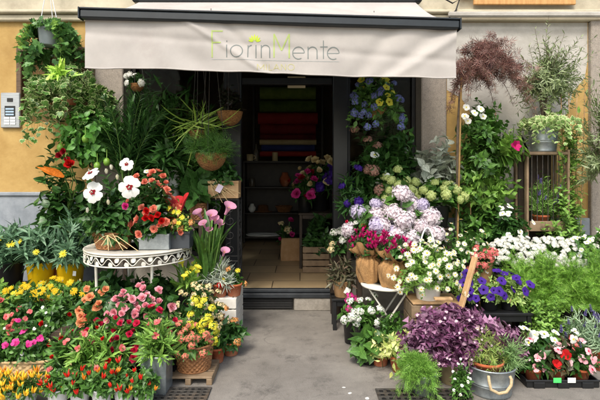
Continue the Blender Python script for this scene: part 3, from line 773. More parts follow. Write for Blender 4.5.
# intercom
ip = thing('intercom_panel', 'pale grey metal intercom panel with black speaker on the ochre wall', 'intercom', (fx(12), W, fz(128)))
MET = solid('brushed_steel', '#9ea3a8', '#b6bbbf', scale=8, rough=.35, metal=.6, stretch=(1, 1, 20))
hw = .105; ih = 35 * W / F_
mb = MB(); mb.span(-hw, hw, -.035, .0, 0, ih, .008); mb.build('casing', MET, ip, False)
mb = MB(); mb.span(-.03, .03, -.04, -.034, ih - .1, ih - .06, .004, 0); mb.span(-.055, .055, -.04, -.034, ih * .32, ih * .62, .003); mb.build('speaker', PLASB, ip, False)
for i in range(6):
    mb = MB(); mb.span(-.06 + (i % 2) * .065, -.005 + (i % 2) * .065, -.042, -.0345, .035 + (i // 2) * .03, .056 + (i // 2) * .03, .003); mb.build('button', PLASW, ip, False)
for i in range(3):
    mb = MB(); mb.span(-.045, .045, -.0435, -.0405, ih * .35 + i * .03, ih * .35 + i * .03 + .018, .001); mb.build('display_strip', (solid('paper_white', '#dcdcd6', '#eaeae4', rough=.8), solid('lit_display_blue', '#9ab4c8', '#b0c6d6', rough=.4))[1], ip, False)  # blue-lit display, its glow painted as pale blue strips

# awning ---------------------------------------------------------------
YF = 3.75
CANV = solid('awning_canvas', '#a5a09b', '#b3aea8', scale=2.5, rough=.9, bump=.15, bscale=300, dirt='#968c86', detail=8)
aw = thing('awning', 'cream canvas shop awning with dark grey front bar and lettered valance', 'awning', (0, W, 0))
ax0, ax1 = X(82.5, YF), X(457.5, YF)
zbar0, zbar1 = Z(14.5, YF), Z(25.5, YF)
def zb(x): return zbar0 + (zbar1 - zbar0) * (x - ax0) / (ax1 - ax0)
def wav(x, z):   # slack folds of the hanging cloth
    d = zb(x) - z
    w = .006 * np.sin(x * 3.1 + 1) + .011 * np.exp(-((x + 1.25 - d * 1.3) / .16) ** 2) * np.minimum(1, d * 3) - .010 * np.exp(-((x - 1.02 + d * 1.5 - .35) / .07) ** 2)
    w = w + .012 * np.exp(-((x - .95 + d * 1.1 - .2) / .1) ** 2) + .008 * np.exp(-((x - .55 + d * .7 - .2) / .08) ** 2) + .004 * np.sin(x * 9 + d * 8) * d * 2 + .003 * np.sin(x * 23 - d * 11) * d
    w = w + .006 * np.exp(-((x + .62 - d * .9) / .05) ** 2) - .007 * np.exp(-((x + .95 - d * 1.6) / .045) ** 2) + .004 * np.exp(-((d - .22 - .05 * x) / .03) ** 2)
    return w * 1.9
vz = 52.5 * YF / F_
def yv(x, z): return YF - W + .012 + wav(x, z) - .02 * (zb(x) - z)
mb = MB(); nu, nv = 140, 30; V = []
for i in range(nu):
    x = ax0 + .012 + (ax1 - ax0 - .024) * i / (nu - 1)
    for j in range(nv):
        z = zb(x) - .02 - (vz - .02) * j / (nv - 1) * (1 + .012 * math.sin(x * 2.3 + .5) + .006 * math.sin(x * 7) + .004 * math.sin(x * 19)); V.append((x, float(yv(x, z)), z))
mb.grid(V, nu, nv); val = mb.build('valance', CANV, aw)
mb = MB(); mb.tube([(V[i * nv + nv - 1][0], V[i * nv + nv - 1][1], V[i * nv + nv - 1][2]) for i in range(nu)], .006, 6); mb.build('hem', CANV, val)
BARM = solid('anthracite_bar', '#1c2125', '#23292d', rough=.35)
mb = MB(); h = .034
mb.bar((ax0 - .01, YF - W, zbar0), (ax1 + .01, YF - W, zbar1), h * 2.05, .075, bev=.012, roll=math.pi / 2); mb.build('front_bar', BARM, aw, False)
mb = MB(); mb.bar((ax0 - .008, YF - W - .005, zbar0 + .043), (ax1 + .008, YF - W - .005, zbar1 + .043), .014, .07, bev=.004, roll=math.pi / 2)
for x, z in ((ax0 - .014, zbar0), (ax1 + .014, zbar1)): mb.span(x - .006, x + .006, YF - W - .045, YF - W + .045, z - .04, z + .052, .004)
mb.build('end_cap', BARM, aw, False)
zk = Z(7, W)
mb = MB(); nu, nv = 60, 24; V = []
for i in range(nu):
    s = i / (nu - 1)
    for j in range(nv):
        t = j / (nv - 1); xf = ax0 + .01 + (ax1 - ax0 - .02) * s; xw = X(133, W) + (X(406, W) - X(133, W)) * s
        x = xf + (ax0 + .05 + (ax1 - ax0 - .1) * s - xf) * t
        V.append((x, YF - W + .01 + (W - YF - .17) * t, (zb(xf) + .045) * (1 - t) + zk * t - .05 * math.sin(math.pi * t) * (1 + .1 * math.sin(s * 9))))
mb.grid(V, nu, nv); mb.build('canopy', CANV, aw)
mb = MB(); mb.span(ax0 - .02, ax1 + .02, -.2, -.1, zk - .01, zk + .1, .015); mb.build('cassette', BARM, aw, False)
for x in (ax0 + .35, ax1 - .35):
    mb = MB(); mb.bar((x, -.15, zk - .1), (x - .3 * np.sign(x), -.7, zk - .36), .04, .03); mb.bar((x - .3 * np.sign(x), -.7, zk - .36), (x, YF - W + .05, zb(x) - .01), .04, .03); mb.build('folding_arm', BARM, aw, False)
# lettering as flat ribbons on the cloth
GREY = solid('lettering_grey', '#737a77', rough=.9); LGRN = solid('lettering_green', '#a2b36a', rough=.9); LYEL = solid('lettering_pale', '#b5b07e', rough=.9); LOTU = solid('lotus_green', '#b9d030', rough=.9)
def cp(cx, cy): return (195 + cx / 3.75, 20 + cy / 3.75)
def ribbon(mb, pts, w, lift=.0015):
    P = np.array([cp(*p) for p in pts], float); w = w / 3.75
    # resample
    Q = [P[0]]
    for a, b in zip(P[:-1], P[1:]):
        n = max(1, int(np.linalg.norm(b - a) / 1.0)); Q += [a + (b - a) * k / n for k in range(1, n + 1)]
    Q = np.array(Q); T = np.gradient(Q, axis=0); T /= np.linalg.norm(T, axis=1)[:, None] + 1e-9; N = np.stack([-T[:, 1], T[:, 0]], 1)
    V = []
    for q, n_ in zip(Q, N):
        for s in (-1, 1):
            p = q + s * n_ * w / 2; x, z = X(p[0], YF), Z(p[1], YF); V.append((x, float(yv(x, z)) - lift, z))
    mb.grid(V, len(Q), 2)
def arc(cx, cy, rx, ry, a0, a1, n=26): return [(cx + rx * math.cos(math.radians(a)), cy + ry * math.sin(math.radians(a))) for a in np.linspace(a0, a1, n)]
def letter(mat, strokes, w, name='letter'):
    mb = MB()
    for k, s in enumerate(strokes): ribbon(mb, s, w, .0014 + .0004 * k)
    return mb.build(name, mat, val, False)
letter(LGRN, [[(64, 38), (64, 140)], [(64, 41), (104, 41)], [(64, 84), (97, 84)]], 5)
letter(GREY, [[(119, 92), (119, 140)], [(119, 76), (119, 81)]], 3.6)
letter(GREY, [arc(156, 116, 22, 23, 0, 360, 40)], 3.6)
letter(GREY, [[(198, 92), (198, 140)], arc(211, 107, 13, 14, 180, 275)], 3.6)
letter(GREY, [[(228, 92), (228, 141)]], 3.6)
letter(GREY, [[(248, 92), (248, 141)], arc(264, 109, 16, 16, 180, 360), [(280, 109), (280, 141)]], 3.6)
letter(LGRN, [[(296, 140), (296, 50)], [(296, 50), (324, 112)], [(324, 112), (353, 50)], [(353, 50), (353, 141)]], 5)
def ee(cx, cy): return [[(cx - 22, cy), (cx + 22, cy)], arc(cx, cy, 22, 23, 0, -320, 40)]
def e_(cx, cy): return [[(cx - 21, cy), (cx + 21, cy)], arc(cx, cy, 22, 23, 0, -300, 40)]
letter(GREY, e_(388, 121), 3.6)
letter(GREY, [[(424, 97), (424, 144)], arc(441, 114, 17, 16, 180, 360), [(458, 114), (458, 144)]], 3.6)
letter(GREY, [[(482, 74), (482, 144)], [(470, 98), (498, 98)]], 3.6)
letter(GREY, e_(519, 123), 3.6)
letter(solid('underline_grey', '#979c99', rough=.9), [[(62, 147), (540, 155)]], 1.6, 'underline')
y0, y1 = 164, 186
letter(LYEL, [[(234, y1), (234, y0)], [(234, y0), (246, y1 - 4)], [(246, y1 - 4), (258, y0)], [(258, y0), (258, y1)]], 2.3)
letter(LYEL, [[(267, y0), (267, y1)]], 2.3)
letter(LYEL, [[(277, y0), (277, y1)], [(277, y1), (289, y1)]], 2.3)
letter(LYEL, [[(294, y1), (305, y0)], [(305, y0), (316, y1)], [(298, y1 - 7), (312, y1 - 7)]], 2.3)
letter(LYEL, [[(323, y1), (323, y0)], [(323, y0), (340, y1)], [(340, y1), (340, y0)]], 2.3)
letter(LYEL, [arc(360, (y0 + y1) / 2, 12, 11.5, 0, 360, 30)], 2.3)
mb = MB()     # lotus flower emblem
for a, l in ((0, 32), (-24, 30), (24, 30), (-48, 28), (48, 28), (-72, 25), (72, 25)):
    c = np.array((223, 82)); d = np.array((math.sin(math.radians(a)), -math.cos(math.radians(a)) * .95)); q = np.array((-d[1], d[0])); V = []
    for t in np.linspace(0, 1, 9):
        for s in (-1, 1):
            p = cp(*(c + d * (5 + (l - 5) * t) + q * s * 3.0 * math.sin(math.pi * min(1, t ** 1.25 * .95 + .03)))); x, z = X(p[0], YF), Z(p[1], YF); V.append((x, float(yv(x, z)) - .0015 - abs(a) * .00001, z))
    mb.grid(V, 9, 2)
mb.build('lotus_emblem', LOTU, val, False)
# ================================================================== STANDS, CRATES AND INTERIOR
WOODR = woodm('raw_pine', '#a8825a', '#cda97c', stretch=(3, 3, 3)); WOODG = woodm('weathered_wood', '#6a5742', '#8f7a60', stretch=(3, 3, 3)); WOODD = woodm('dark_stained_wood', '#2c221a', '#46382a', stretch=(3, 3, 3))
WPAINT = solid('white_painted_wood', '#cfcabf', '#e2ded4', scale=6, rough=.7, bump=.15, dirt='#a89f8c')
WMET = solid('white_enamel', '#d2cdc0', '#e0dcd0', scale=9, rough=.5, dirt='#a2977e')
def stepped(label, loc, treads, mat=WOODD, name='display_stand', zf=0):
    """treads: x0,x1,y0,y1,z relative to world"""
    t = thing(name, label, 'stand', (loc[0], loc[1], 0)); ox, oy = loc[0], loc[1]
    for x0, x1, y0, y1, z in treads:
        mb = MB(); n = max(1, round((y1 - y0) / .12)); w = (y1 - y0) / n
        for k in range(n): mb.span(x0 - ox, x1 - ox, y0 - oy + k * w + .004, y0 - oy + (k + 1) * w - .004, z - .022, z, .003)
        mb.build('shelf', mat, t, False)
        mb = MB()
        for x in (x0 + .03, x1 - .03):
            for y in (y0 + .03, y1 - .03): mb.span(x - ox - .018, x - ox + .018, y - oy - .018, y - oy + .018, zf, z - .023, .003)
            mb.span(x - ox - .012, x - ox + .012, y0 - oy + .05, y1 - oy - .05, z - .07, z - .024, .003)
        mb.span(x0 - ox + .05, x1 - ox - .05, y0 - oy + .02, y0 - oy + .04, z - .075, z - .024, .003)
        mb.build('frame', mat, t, False)
    return t
def slat_box(t, x, y, sx, sy, sz, mat, rows=3, z=0, th=.014, inside=None):
    """open slatted crate"""
    mb = MB(); g = sz / rows
    for r in range(rows):
        z0, z1 = z + r * g + .006, z + (r + 1) * g - .006
        for s in (-1, 1):
            mb.span(x - sx / 2, x + sx / 2, y + s * (sy / 2 - th) - (0 if s > 0 else th) + (0), y + s * (sy / 2 - th) + (th if s > 0 else 0), z0, z1, .003)
            mb.span(x + s * (sx / 2) - (th if s > 0 else 0), x + s * (sx / 2) + (0 if s > 0 else th), y - sy / 2 + th + .001, y + sy / 2 - th - .001, z0, z1, .003)
    for sx_ in (-1, 1):
        for sy_ in (-1, 1): mb.box((x + sx_ * (sx / 2 - th - .015), y + sy_ * (sy / 2 - th - .013), z + sz / 2), (.024, .024, sz - .002), .003)
    mb.span(x - sx / 2 + th, x + sx / 2 - th, y - sy / 2 + th, y + sy / 2 - th, z + .003, z + .015, .002)
    mb.build('slats', mat, t, False)
stepped('dark stepped wooden stand holding the two yellow pots', (-2.55, 4.3), [(-3.3, -1.95, 3.72, 3.98, .15), (-3.3, -1.95, 4.02, 4.38, .30), (-3.3, -1.95, 4.42, 4.8, .39)])
stepped('low dark wooden riser under the pink double begonias', (-1.45, 3.6), [(-1.9, -1.0, 3.52, 3.86, .28)])
stepped('tall dark bench in front of the left shop window', (-1.4, 4.8), [(-1.86, -.95, 4.62, 4.98, 1.02)])
stepped('dark stepped stand behind the white bistro table', (1.0, 4.6), [(.53, 1.5, 4.35, 4.56, .7), (.45, 1.5, 4.6, 4.96, .95)])
stepped('low black bench under the bright feathery herbs', (2.35, 4.05), [(1.86, 3.0, 3.86, 4.18, .27), (1.8, 3.1, 4.22, 4.56, .55)])
stepped('small black riser at the right corner of the doorway', (.41, 4.55), [(.3, .52, 4.45, 4.68, .3)], PLASB)
stepped('black slim shelf under the purple petunias', (1.6, 3.9), [(1.3, 1.87, 3.76, 4.04, .38)], PLASB, 'plant_shelf')

# white round bistro table of cut-out leaves (left)
TX, TY, TZ, TR = X(139.5, 4.13), 4.13, .86, .45
t = thing('ornate_table', 'round white metal table with leaf scroll rim under the hibiscus', 'table', (TX, TY, 0))
mb = MB(); mb.lathe([(0, TZ - .012), (TR - .01, TZ - .012), (TR, TZ - .008), (TR + .004, TZ), (TR, TZ + .006), (TR - .012, TZ + .002), (0, TZ)], 64); mb.build('table_top', WMET, t)
mb = MB()
for zz in (TZ - .02, TZ - .1): mb.tube([(TR * .985 * math.cos(a), TR * .985 * math.sin(a), zz) for a in np.linspace(0, 6.283, 73)[:-1]], .006, 6, closed=True)
mb.build('rim_ring', WMET, t)
mb = MB(); nl = 22
for k in range(nl):
    a = k / nl * 6.283
    def on(u, w): b = a + u / TR; return (TR * .99 * math.cos(b), TR * .99 * math.sin(b), TZ - .06 + w)
    mb.tube([on(-.064 + .128 * q, .026 * math.sin(q * 6.283)) for q in np.linspace(0, 1, 13)], .004, 5)
    for s in (-1, 1):
        d0 = np.array(on(.023 * s, .0)); tn = np.array(on(.03 * s + .02, s * .03)) - d0
        mb.scatter(strip([.1, .36, .42, .3, .04], .1, .2), d0[None], tn[None], np.array([[math.cos(a), math.sin(a), 0]]), [.044])
mb.build('leaf_scroll', WMET, t)
for k in range(4):
    a = k * math.pi / 2 + .6; mb = MB(); c, s = math.cos(a), math.sin(a)
    mb.tube([(TR * .8 * c, TR * .8 * s, TZ - .02), (TR * .78 * c, TR * .78 * s, .5), (TR * .7 * c, TR * .7 * s, .2), (TR * .85 * c, TR * .85 * s, .01)], .012, 8); mb.build('leg', WMET, t)
# white round folding table (right)
t = thing('bistro_table', 'small round cream bistro table on crossed folding legs under the jute sacks', 'table', (X(387, 4.1), 4.1, 0))
mb = MB(); mb.lathe([(0, .515), (.2, .515), (.225, .522), (.228, .53), (.225, .538), (0, .54)], 48); mb.build('table_top', WMET, t)
for s in (-1, 1):
    mb = MB(); mb.bar((-.17 * s, .1, .0), (.17 * s, .1, .514), .022, .012); mb.bar((-.17 * s, -.1, .0), (.17 * s, -.1, .514), .022, .012); mb.bar((-.17 * s, -.1, .012), (-.17 * s, .1, .012), .016, .012); mb.build('leg', WMET, t, False)
# pallet with the brown basket, white crate, plain crate with plank
t = thing('wooden_pallet', 'small weathered wooden pallet under the brown wicker basket', 'pallet', (X(193, 3.5), 3.5, 0))
for k in range(3):
    mb = MB(); mb.span(-.17, .17, -.16 + k * .11, -.07 + k * .11, .045, .06, .003); mb.build('board', WOODG, t, False)
mb = MB()
for x in (-.15, 0, .15): mb.span(x - .02, x + .02, -.16, .15, 0, .0445, .003)
mb.build('runner', WOODG, t, False)
t = thing('white_crate', 'white painted slatted crate beside the doorstep', 'crate', (-.77, 4.38, 0)); slat_box(t, 0, 0, .42, .5, .4, WPAINT, 4); mb = MB(); mb.span(-.2, .2, -.24, .24, .385, .399, .002); mb.build('lid', WPAINT, t, False)
t = thing('pine_crate', 'plain pine crate with a leaning plank under the white daisy pot', 'crate', (1.1, 3.9, 0)); slat_box(t, 0, 0, .42, .3, .45, WOODG, 4); mb = MB(); mb.span(-.2, .2, -.145, .145, .452, .466, .002); mb.build('lid', WOODR, t, False)
t = thing('leaning_plank', 'raw pine plank leaning diagonally between daisies and petunias', 'plank', (X(448, 3.72), 3.66, 0))
mb = MB(); mb.bar((-.06, -.03, .0), (X(471, 3.85) - X(448, 3.72), .1, Z(256, 3.8)), .05, .022, roll=.0); mb.build('board', WOODR, t, False)
mb = MB(); mb.bar((-.12, .02, Z(298, 3.7)), (.02, .02, Z(298, 3.7)), .045, .02); mb.build('crosspiece', WOODR, t, False)
# black scroll stand by the door
t = thing('scroll_stand', 'tall thin black iron scroll stand at the left door post', 'plant stand', (-.76, 4.78, 0))
mb = MB(); hx, hy, hz = .15, .13, 1.235
for x in (-hx, hx):
    for y in (-hy, hy): mb.tube([(x, y, 0), (x, y, hz)], .008, 6)
mb.build('leg', IRONB, t); mb = MB()
for z in (.1, .62, hz - .01):
    for a, b in (((-hx, -hy, z), (hx, -hy, z)), ((hx, -hy, z), (hx, hy, z)), ((hx, hy, z), (-hx, hy, z)), ((-hx, hy, z), (-hx, -hy, z))): mb.tube([a, b], .006, 6)
for k in range(7): mb.tube([(-hx + k * hx / 3, -hy, hz - .01), (-hx + k * hx / 3, hy, hz - .01)], .005, 5)
mb.build('shelf', IRONB, t); mb = MB()
def spiral(c, r0, tu, ph, sg, n=22): return [(c[0], c[1], 0)] and [(c[0] + (r0 * (1 - q * .75)) * math.cos(ph + sg * q * tu), c[1], c[2] + (r0 * (1 - q * .75)) * math.sin(ph + sg * q * tu)) for q in np.linspace(0, 1, n)]
for f in range(2):
    for sx_ in (-1, 1):
        mb = MB()
        for z, r in ((.22, .06), (.36, .06), (.5, .06), (.74, .06), (.88, .06), (1.02, .06), (1.14, .05)):
            P = spiral((sx_ * .07, -hy, z), r, 7.5, math.pi / 2, sx_)
            if f: P = [(hx, (p[0]) * .85, p[2]) for p in P]
            mb.tube(P, .0045, 5)
        mb.tube([(P[0][0], P[0][1], .1), (P[0][0], P[0][1], 1.225)], .004, 5)
        mb.build('scroll_panel', IRONB, t)
# slim wooden tower shelf (right) with a zinc bucket on top
SX0, SX1, SY0, SY1 = 2.26, 2.62, 4.62, 4.92
t = thing('tower_shelf', 'narrow upright wooden crate shelf against the right wall under the ivy bucket', 'shelf', (2.44, 4.77, 0)); ww, dd = .19, .15
for z in (.5, .95, 1.7):
    mb = MB(); mb.span(-ww, ww, -dd, dd, z - .03, z, .004)
    if z == .95: mb.span(-ww, ww, -dd - .014, -dd - .001, z - .03, z + .07, .004)
    mb.build('shelf', WOODG, t, False)
mb = MB()
for x in (-ww - .012, ww + .012):
    for y in (-dd + .03, dd - .03): mb.box((x, y, .86), (.022, .05, 1.72), .003)
mb.build('upright', WOODG, t, False)
mb = MB(); mb.span(-ww, ww, dd + .004, dd + .012, .3, 1.69, .002); mb.build('back_panel', WOODD, t, False)  # added dark panel that gives the open shelf its shaded inside
mb = MB()
for k in range(6): mb.tube([(-.16 + k * .064, dd - .01, .955), (-.16 + k * .064, dd - .01, 1.665)], .006, 5)
for k in range(7): mb.tube([(-.16 + k * .053, -dd + .012, .955), (-.16 + k * .053, -dd + .012, 1.665)], .004, 5)
mb.build('wire', IRON, t)
# black carry tray for the impatiens
t = thing('plastic_tray', 'shallow black plastic carry tray on the pavement with price tags', 'tray', (X(554, 3.42), 3.46, 0))
mb = MB(); tw, td = .255, .16
for x0, x1, y0, y1 in ((-tw, tw, -td, -td + .012), (-tw, tw, td - .012, td), (-tw, -tw + .012, -td + .0125, td - .0125), (tw - .012, tw, -td + .0125, td - .0125)): mb.span(x0, x1, y0, y1, .003, .055, .003)
mb.span(-tw - .012, tw + .012, -td - .012, -td - .001, .046, .06, .003); mb.span(-tw + .012, tw - .012, -td + .012, td - .012, .002, .01, 0)
for k in range(3): mb.span(-.21 + k * .17, -.13 + k * .17, -td - .011, -td - .001, .0, .044, .004)
mb.build('tray', PLASB, t, False)
PGRN = solid('green_tag', '#4ed06a', rough=.6); PWHT = MATS['paper_white']
for x, m in ((-.05, PGRN), (.05, PWHT)): mb = MB(); mb.box((x, -td - .016, .062), (.055, .003, .034), .0); mb.build('price_tag', m, t, False)
# ------------------------------------------------------------------ inside the shop
BLK = solid('black_furniture', '#2a2522', '#37302b', rough=.5)
CY = 8.15
t = thing('black_cabinet', 'black open cabinet across the back of the shop', 'cabinet', (-.45, CY, FLZ))
x0, x1 = X(243, CY) + .45, X(322, CY) + .45; top = Z(161, CY) - FLZ
mb = MB(); mb.span(x0, x1, 0, .4, top - .03, top, .004); mb.span(x0, x0 + .03, .01, .39, 0, top - .031, .003); mb.span(x1 - .03, x1, .01, .39, 0, top - .031, .003); mb.span(x0 + .031, x1 - .031, .36, .39, .1, top - .031, 0)
mb.build('carcass', BLK, t, False)
for z in (.08, .5, .95): mb = MB(); mb.span(x0 + .031, x1 - .031, .02, .358, z, z + .025, .003); mb.build('shelf', BLK, t, False)
ROLLC = [(91, .12, '#6a8030', '#86993e', 'olive green'), (104.5, .115, '#4c6226', '#66802f', 'moss green'), (117, .11, '#9a2426', '#ae3030', 'scarlet'), (128, .095, '#7e1c1e', '#942628', 'crimson'), (136, .055, '#5e1014', '#74181c', 'dark red'), (141.5, .05, '#cdb888', '#dcc89c', 'cream'), (147.5, .06, '#2c3a7c', '#38488e', 'navy blue'), (153.5, .05, '#a82a20', '#b83428', 'brick red')]
rk = thing('roll_rack', 'dark rack behind the cabinet carrying wrapping rolls', 'rack', (X(288, 8.85), 8.85, FLZ))
mb = MB(); hw_ = .58
for s in (-1, 1): mb.span(s * (hw_ + .06) - .02, s * (hw_ + .06) + .02, -.06, .06, 0, 2.95, .003)
mb.build('upright', BLK, rk, False)
mb = MB()
for k, (py, r, *_) in enumerate(ROLLC): mb.tube([(-hw_ - .041, 0, Z(py, 8.6) - FLZ), (hw_ + .041, 0, Z(py, 8.6) - FLZ)], .012, 8)
mb.build('rod', BLK, rk)
for py, r, c1, c2, nm in ROLLC:
    o = thing('paper_roll', nm + ' wrapping roll on the rack at the back of the shop', 'wrapping roll', (X(288, 8.85), 8.85, Z(py, 8.6)), 'wrapping rolls on the rack')
    a = np.linspace(0, 6.283, 33)[:-1]; mb = MB(); r_ = min(r, .16)
    ll = hw_ * random.uniform(.84, .97)
    for xx in (0,):
        V = [(x, (r_ + (.004 * math.sin(9 * x))) * math.cos(q), r_ * math.sin(q)) for x in np.linspace(-ll, ll, 9) for q in a]; mb.grid(V, 9, 32, closed_v=True)
    mb.build('paper', solid('roll_' + nm.split()[-1] + nm.split()[0], c1, c2, scale=6, rough=.8), o)
def small(name, label, cat, px, py, y, fn, mat, zz=None):
    t = thing(name, label, cat, (X(px, y), y, Z(py, y) if zz is None else zz)); mb = MB(); fn(mb); mb.build('body', mat, t); return t
zt = FLZ + top
t = small('mug', 'cream ceramic mug on top of the black cabinet', 'mug', 250, 0, CY + .1, lambda m: m.lathe([(0, 0), (.05, 0), (.055, .01), (.06, .12), (.055, .12), (.05, .02), (0, .015)], 20), solid('cream_mug', '#cdb888', '#d8c69a', rough=.4), zt)
mb = MB(); mb.tube([(.058, 0, .095), (.09, 0, .09), (.095, 0, .05), (.058, 0, .03)], .008, 6); mb.build('handle', MATS['cream_mug'], t)
t = small('bottle', 'slim pale bottle standing on the black cabinet', 'bottle', 256, 0, CY + .15, lambda m: m.lathe([(0, 0), (.04, 0), (.045, .01), (.045, .16), (.018, .22), (.016, .3), (0, .3)], 18), solid('bottle_glass', '#6a6458', '#7a746a', rough=.15), zt)
z2 = FLZ + .975
t = small('felt_hat', 'brown felt hat on the middle cabinet shelf', 'hat', 263, 0, CY + .2, lambda m: m.lathe([(0, .012), (.17, .0), (.175, .006), (.1, .02), (.09, .11), (.05, .125), (0, .115)], 24, sy=.8), solid('brown_felt', '#5a3a20', '#704a2a', scale=30, rough=1), FLZ + .526)
t = small('white_vase', 'small round white vase on the middle cabinet shelf', 'vase', 252, 0, CY + .12, lambda m: m.lathe([(0, 0), (.03, 0), (.06, .04), (.065, .08), (.04, .12), (.03, .15), (.025, .15), (0, .1)], 20), CERAW, FLZ + .526)
t = small('glass_jar', 'dim glass jar on the upper cabinet shelf', 'jar', 252, 0, CY + .12, lambda m: m.lathe([(0, 0), (.055, 0), (.06, .01), (.06, .12), (.05, .14), (.05, .15), (0, .15)], 20), solid('dim_glass', '#4a443c', '#5a5348', rough=.2), z2)
t = small('clay_vase', 'brown clay vase on the upper cabinet shelf', 'vase', 285, 0, CY + .15, lambda m: m.lathe([(0, 0), (.05, 0), (.09, .07), (.1, .13), (.06, .2), (.05, .25), (.04, .25), (0, .2)], 22), TERRA, z2)
t = small('candle', 'thick cream candle on top of the black cabinet', 'candle', 275, 0, CY + .12, lambda m: m.lathe([(0, 0), (.05, 0), (.05, .15), (.045, .155), (0, .15)], 20), MATS['cream_mug'], zt)
t = small('wicker_bowl', 'shallow wicker bowl on the middle cabinet shelf', 'bowl', 284, 0, CY + .18, lambda m: weave(m, .1, .15, .1, 5), WICK, FLZ + .526)
t = small('white_tray', 'flat white tray on the lowest cabinet shelf', 'tray', 264, 0, CY + .18, lambda m: m.lathe([(0, 0), (.3, 0), (.33, .03), (.32, .032), (.29, .01), (0, .01)], 28, sy=.5), CERAW, FLZ + .106)
t = thing('paper_sign', 'blank pale paper sign hanging in the doorway', 'sign', (X(296.5, 5.3), 5.3, Z(88, 5.3)))
mb = MB(); mb.span(-.1, .1, -.002, .002, 0, .13, 0); mb.build('sheet', solid('sign_paper', '#c8b890', '#d4c6a0', rough=.9), t, False)
mb = MB(); [mb.tube([(x, 0, .128), (x, 0, 2.47 - Z(88, 5.3))], .002, 4) for x in (-.08, .08)]; mb.build('cord', PLASW, t)
# bucket of cut flowers and stands inside by the right post
t = stepped('dark low table inside the doorway with cut flowers', (.25, 6.4), [(-.02, .52, 6.1, 6.75, FLZ + .72)], zf=FLZ)
def vase(label, x, y, z, r, h, mat, fls, n, rx, hh, lf=G_DARK):
    t = thing('flower_vase', label, 'flower vase', (x, y, z), 'cut flowers inside the shop'); pot(t, 'plain', r, h, mat, 'vase')
    grow(t, h * .9, rx, rx, hh, n, 'lance', lf, .12, 6, base_r=r * .4, t0=.35, flowers=fls); return t
G_CREAM2 = leafm('leaf_soft_margin', ['#8fa468', '#a9b886', '#7c9656'])
# ================================================================== PLANTS
def plant(name, label, cat, px, y, z, potk, r, h, pm, rx, fh, n, leaf, lm, size, per=9, ry=None, group=None, zf=.85, **kw):
    t = thing(name, label, cat, (X(px, y), y, z), group)
    if potk == 'basket': basket(t, r * .82, r, h, pm)
    elif potk: pot(t, potk, r, h, pm)
    grow(t, h * zf, rx, ry or rx, fh, n, leaf, lm, size, per, base_r=min(.05, r * .4), **kw)
    return t
def rectbox(t, sx, sy, h, mat, name='planter'):
    mb = MB(); a = .008
    for s in (-1, 1):
        mb.span(-sx / 2, sx / 2, s * (sy / 2 - a / 2) - a / 2, s * (sy / 2 - a / 2) + a / 2, 0, h, .002); mb.span(s * (sx / 2 - a / 2) - a / 2, s * (sx / 2 - a / 2) + a / 2, -sy / 2 + a + .0005, sy / 2 - a - .0005, 0, h, .002)
        mb.span(-sx / 2 - .004, sx / 2 + .004, s * (sy / 2 + .004) - .004, s * (sy / 2 + .004) + .004, h - .016, h + .002, .002)
    mb.span(-sx / 2 + a, sx / 2 - a, -sy / 2 + a, sy / 2 - a, .001, h * .86, 0, 1); return mb.build(name, [mat, SOIL], t, False)
def cords(t, pts, top, mat, r=.003, name='cord'):
    for p in pts:
        mb = MB(); mb.tube([p, top], r, 5); mb.build(name, mat, t)
def tag(t, loc, sz=(.05, .035), rz=.1):
    mb = MB(); mb.box((0, 0, 0), (sz[0], .002, sz[1]), 0, 0, np.array(Matrix.Rotation(rz, 3, 'Y')))
    mb.build('price_tag', PWHT, t, False, loc)
# ---------------- LEFT SIDE
t = thing('hanging_ivy', 'trailing ivy in a pale grey pot hung on white cords high on the left wall', 'hanging plant', (X(49, 4.8), 4.8, Z(46, 4.8)))
pot(t, 'plain', .105, .175, PLASG)
trail(t, .16, 34, .16, .50, 'ivy', [G_IVY], .075, 15, lift=.07, spread=.4, gap=.75); trail(t, .16, 20, .14, .3, 'ivy', [G_LIGHT], .06, 12, lift=.06, spread=.6, name='young_foliage', gap=.7)
trail(t, -.04, 16, .13, .5, 'ivy', [G_IVY], .08, 12, lift=.02, spread=.4, name='lower_foliage')
grow(t, .15, .24, .2, .17, 24, 'ivy', G_IVY, .06, 9, t0=.2, upn=.2, low=.1)
cords(t, [(-.1, 0, .17), (.1, 0, .17), (0, .1, .17)], (-.04, .06, .72), PLASW, .004)
mb = MB(); mb.tube([(-.04, .06, .715), (-.04, .19, .74), (-.04, .29, .74)], .008, 6); mb.build('hook', IRONB, t)
t = thing('variegated_ivy', 'large cream edged ivy spilling from a rust brown wall pot below the hanging ivy', 'hanging plant', (X(68, 4.8), 4.8, Z(104, 4.8)))
pot(t, 'plain', .11, .16, TERRA)
trail(t, .14, 70, .2, .6, 'ivyvar', [G_MID, G_CREAM2], .075, 15, lift=.12, spread=.9)
grow(t, .12, .36, .27, .34, 80, 'ivyvar', [G_MID, G_CREAM2], .08, 10, t0=.2, upn=.1, low=-.3)
grow(t, .2, .1, .08, .16, 6, 'lance', G_LIME, .16, 6, t0=.3, cy=-.24, cx=0, name='young_shoot')
mb = MB(); mb.tube([(0, .08, .1), (0, .29, .1)], .012, 6); mb.tube([(0, .29, -.05), (0, .29, .2)], .012, 6); mb.build('bracket', IRONB, t)
t = thing('citrus_tree', 'glossy leaved small citrus with green fruits beside the left pilaster', 'tree', (X(96, 4.78), 4.78, 0)); pot(t, 'pot', .15, .28, TERRA)
mb = MB(); mb.tube([(0, 0, .2), (.01, -.02, .9), (-.02, 0, 1.5), (-.04, 0, 1.75)], [.018, .016, .014, .01], 8); mb.build('trunk', BARK, t)
grow(t, 1.86, .34, .3, .40, 120, 'broad', leafm('leaf_citrus', ['#2f5a1f', '#447a2c', '#5a923a', '#38662a']), .095, 10, cx=-.02, low=-.9, t0=.3, name='crown', stem=TWIG)
